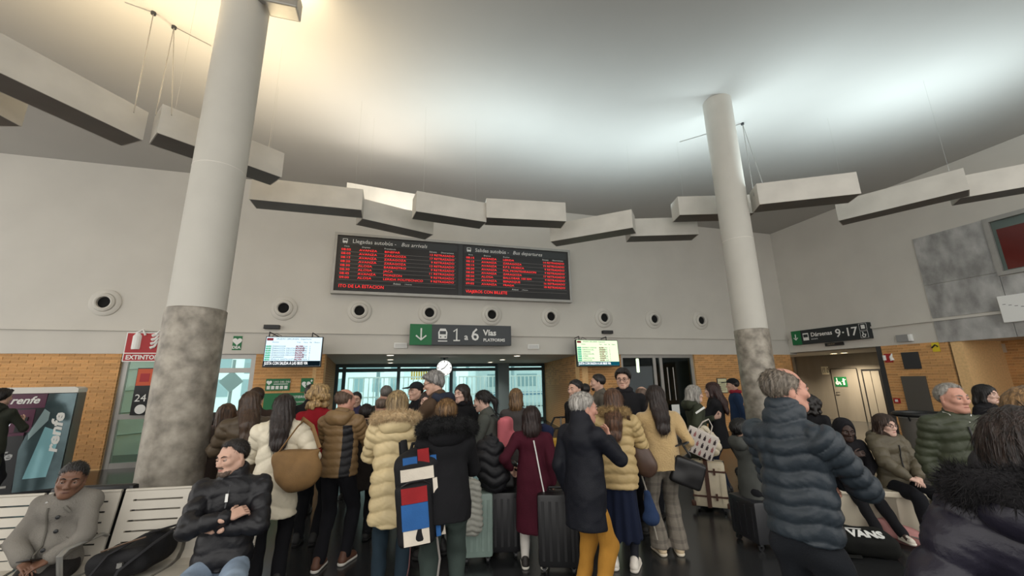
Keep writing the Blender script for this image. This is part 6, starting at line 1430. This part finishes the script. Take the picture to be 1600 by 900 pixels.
# trolley case of the man in green
hw = p_green.w(p_green.wr[1]); e = root_at('suitcase', (hw[0]+.05, hw[1]-.30, 0), 'dark trolley case with chrome handle held by the man in green', 'suitcase', -.5)
MB().box(-.20, -.12, .05, .20, .12, .52, .04).build('shell', mat('case_dark', '#1d1b1c', .6), e, smooth=True)
for x in (-.07, .07): MB().tube([(x, .06, .50), (x, .20, hw[2]-.06)], .009, 6).build('pull_rod', M_steel, e)
MB().tube([(-.09, .20, hw[2]-.05), (.09, .20, hw[2]-.05)], .017, 8).build('pull_grip', M_dark, e)
MB().box(-.10, -.125, .28, .10, -.118, .48).build('front_pocket', cloth('#2a2829'), e)
for x in (-.16, .16): MB().lathe([(.01, -.015), (.045, -.015), (.045, .015), (.01, .015)], 14, (x, .08, .045), 'x').build('wheel', M_dark, e, smooth=True)
# black backpack on the bench
bx = Vector(bn.matrix_basis @ Vector((.33, -.22, .445))); e = empty('backpack', bx, bn.rotation_euler[2]); tag(e, 'limp black backpack with loose straps on the empty bench seat', 'backpack')
s = Sculpt(); s.box((-.02, -.02, .09), (.18, .15, .08), .06, rY(-.15), k=.03); s.ell((.10, .05, .13), (.10, .11, .10), k=.06); s.ell((-.12, -.02, .07), (.08, .11, .06), k=.05); soft('main_body', s, .012, cloth('#141416', .7), e, .010, 25, 13)
MB().tube([(.20, .08, .25), (.08, -.06, .24), (-.06, -.17, .16), (-.12, -.24, .03)], .016, 6, flat=.4).build('shoulder_strap', cloth('#1b1b1e', .7), e, smooth=True)
MB().tube([(.24, .02, .26), (.18, -.14, .20), (.05, -.22, .08), (.02, -.27, -.06)], .016, 6, flat=.4).build('shoulder_strap', cloth('#1b1b1e', .7), e, smooth=True)
MB().box(.03, -.21, .09, .06, -.19, .12).build('buckle', M_steel, e); MB().tube([(-.15, -.10, .16), (0, -.13, .21), (.12, -.12, .24)], .005, 5).build('zip', mat('brown_zip', '#5a4636', .6), e)
# phone in the seated woman's hands
q = p_sitw.w((p_sitw.wr[1]+p_sitw.wr[-1])/2+A_((0, .06, .03))); o = MB().box(-.033, -.065, -.004, .033, .065, .004, .003).build('smartphone', M_dark, None, q, (.3, .1, -p_sitw.heading)); tag(o, 'black smartphone held by the seated woman in grey', 'phone')
# litter bin
c = atd(1438, 644, 6.2); e = root_at('litter_bin', (c[0], c[1], 0), 'grey litter bin with a wide black rim by the brick wall', 'bin')
zt = c[2]
MB().lathe([(0, 0), (.24, 0), (.27, zt-.08), (0, zt-.08)], 28).build('body', mat('bin_grey', '#6e6a64', .5, .3), e, smooth=True)
MB().tube([(.31*math.cos(t), .31*math.sin(t), zt-.03) for t in np.linspace(0, 6.283, 28, endpoint=False)], .035, 8, True).build('rim', M_dark, e, smooth=True)
MB().box(-.04, -.285, zt*.55, .12, -.27, zt*.85).build('label_plate', M_sw, e)
for t in (0, 2.1, 4.2): MB().tube([(.27*math.cos(t), .27*math.sin(t), zt-.12), (.30*math.cos(t), .30*math.sin(t), zt-.04)], .012, 6).build('rim_bracket', M_dark, e)
# shirt collar of the man in green, zip of the bearded man
P_ = p_green; sh_ = MB()
for q in (-1, 1): sh_.add([P_.neck+P_.R @ A_(p) for p in ((q*.012, .105, -.035), (q*.07, .075, .045), (q*.085, .03, .06), (q*.075, .02, .02), (q*.05, .10, -.03))], [(0, 1, 2, 3, 4)])
sh_.build('shirt_collar', M_sw, P_.root)
P_ = p_sitm; f = [P_.neck+P_.R @ A_((0.0, .11+.05*t, -.02-.14*t)) for t in (0, .5, 1)]; MB().tube(f, .005, 6).build('zip', M_darkgrey, P_.coat); MB().box(-.008, -.006, -.03, .008, .006, .02).build('zip_pull', M_sw, P_.coat, f[1]+A_((0, .02, 0)))
# buttons on the grey wool coat
P_ = p_sitw
for q in ((.02, .10, -.02), (.06, .095, -.01)): MB().lathe([(0, .008), (.010, .006), (.012, 0)], 12, P_.neck+P_.R @ A_(q), 'y').build('button', M_steel, P_.coat, smooth=True)

def on_front(P, x, z, off=.004):
    """point on the front of a garment at local x (from the spine) and height z"""
    cv = P.coatv; l = (cv-P.pel) @ P.R; zz = z
    m_ = (np.abs(l[:, 0]-x) < .02) & (np.abs(l[:, 2]-zz) < .02)
    if not m_.any(): m_ = np.abs(l[:, 2]-zz) < .04
    y = l[m_, 1].max()+off
    return P.pel+P.R @ A_((x, y, zz))
def front_line(P, x, z0, z1, r, m, name, n=9, dx=0): return MB().tube([on_front(P, x+dx*t, (z0+(z1-z0)*t)*P.H) for t in np.linspace(0, 1, n)], r, 6).build(name, m, P.coat, smooth=True)
front_line(p_green, 0, .27, .0, .006, M_dark, 'zip'); front_line(p_glass, 0, .26, .05, .006, M_dark, 'zip')
front_line(p_sitw, .03, .27, .03, .006, cloth('#5f5c55'), 'front_seam', dx=-.02); front_line(p_sitw, -.05, .27, .24, .010, cloth('#6b6861'), 'lapel', dx=-.03)
for t in (.22, .15, .08): MB().lathe([(0, .008), (.012, .005), (.013, 0)], 12, on_front(p_sitw, -.03, t*p_sitw.H), 'y').build('button', M_dark, p_sitw.coat, smooth=True)
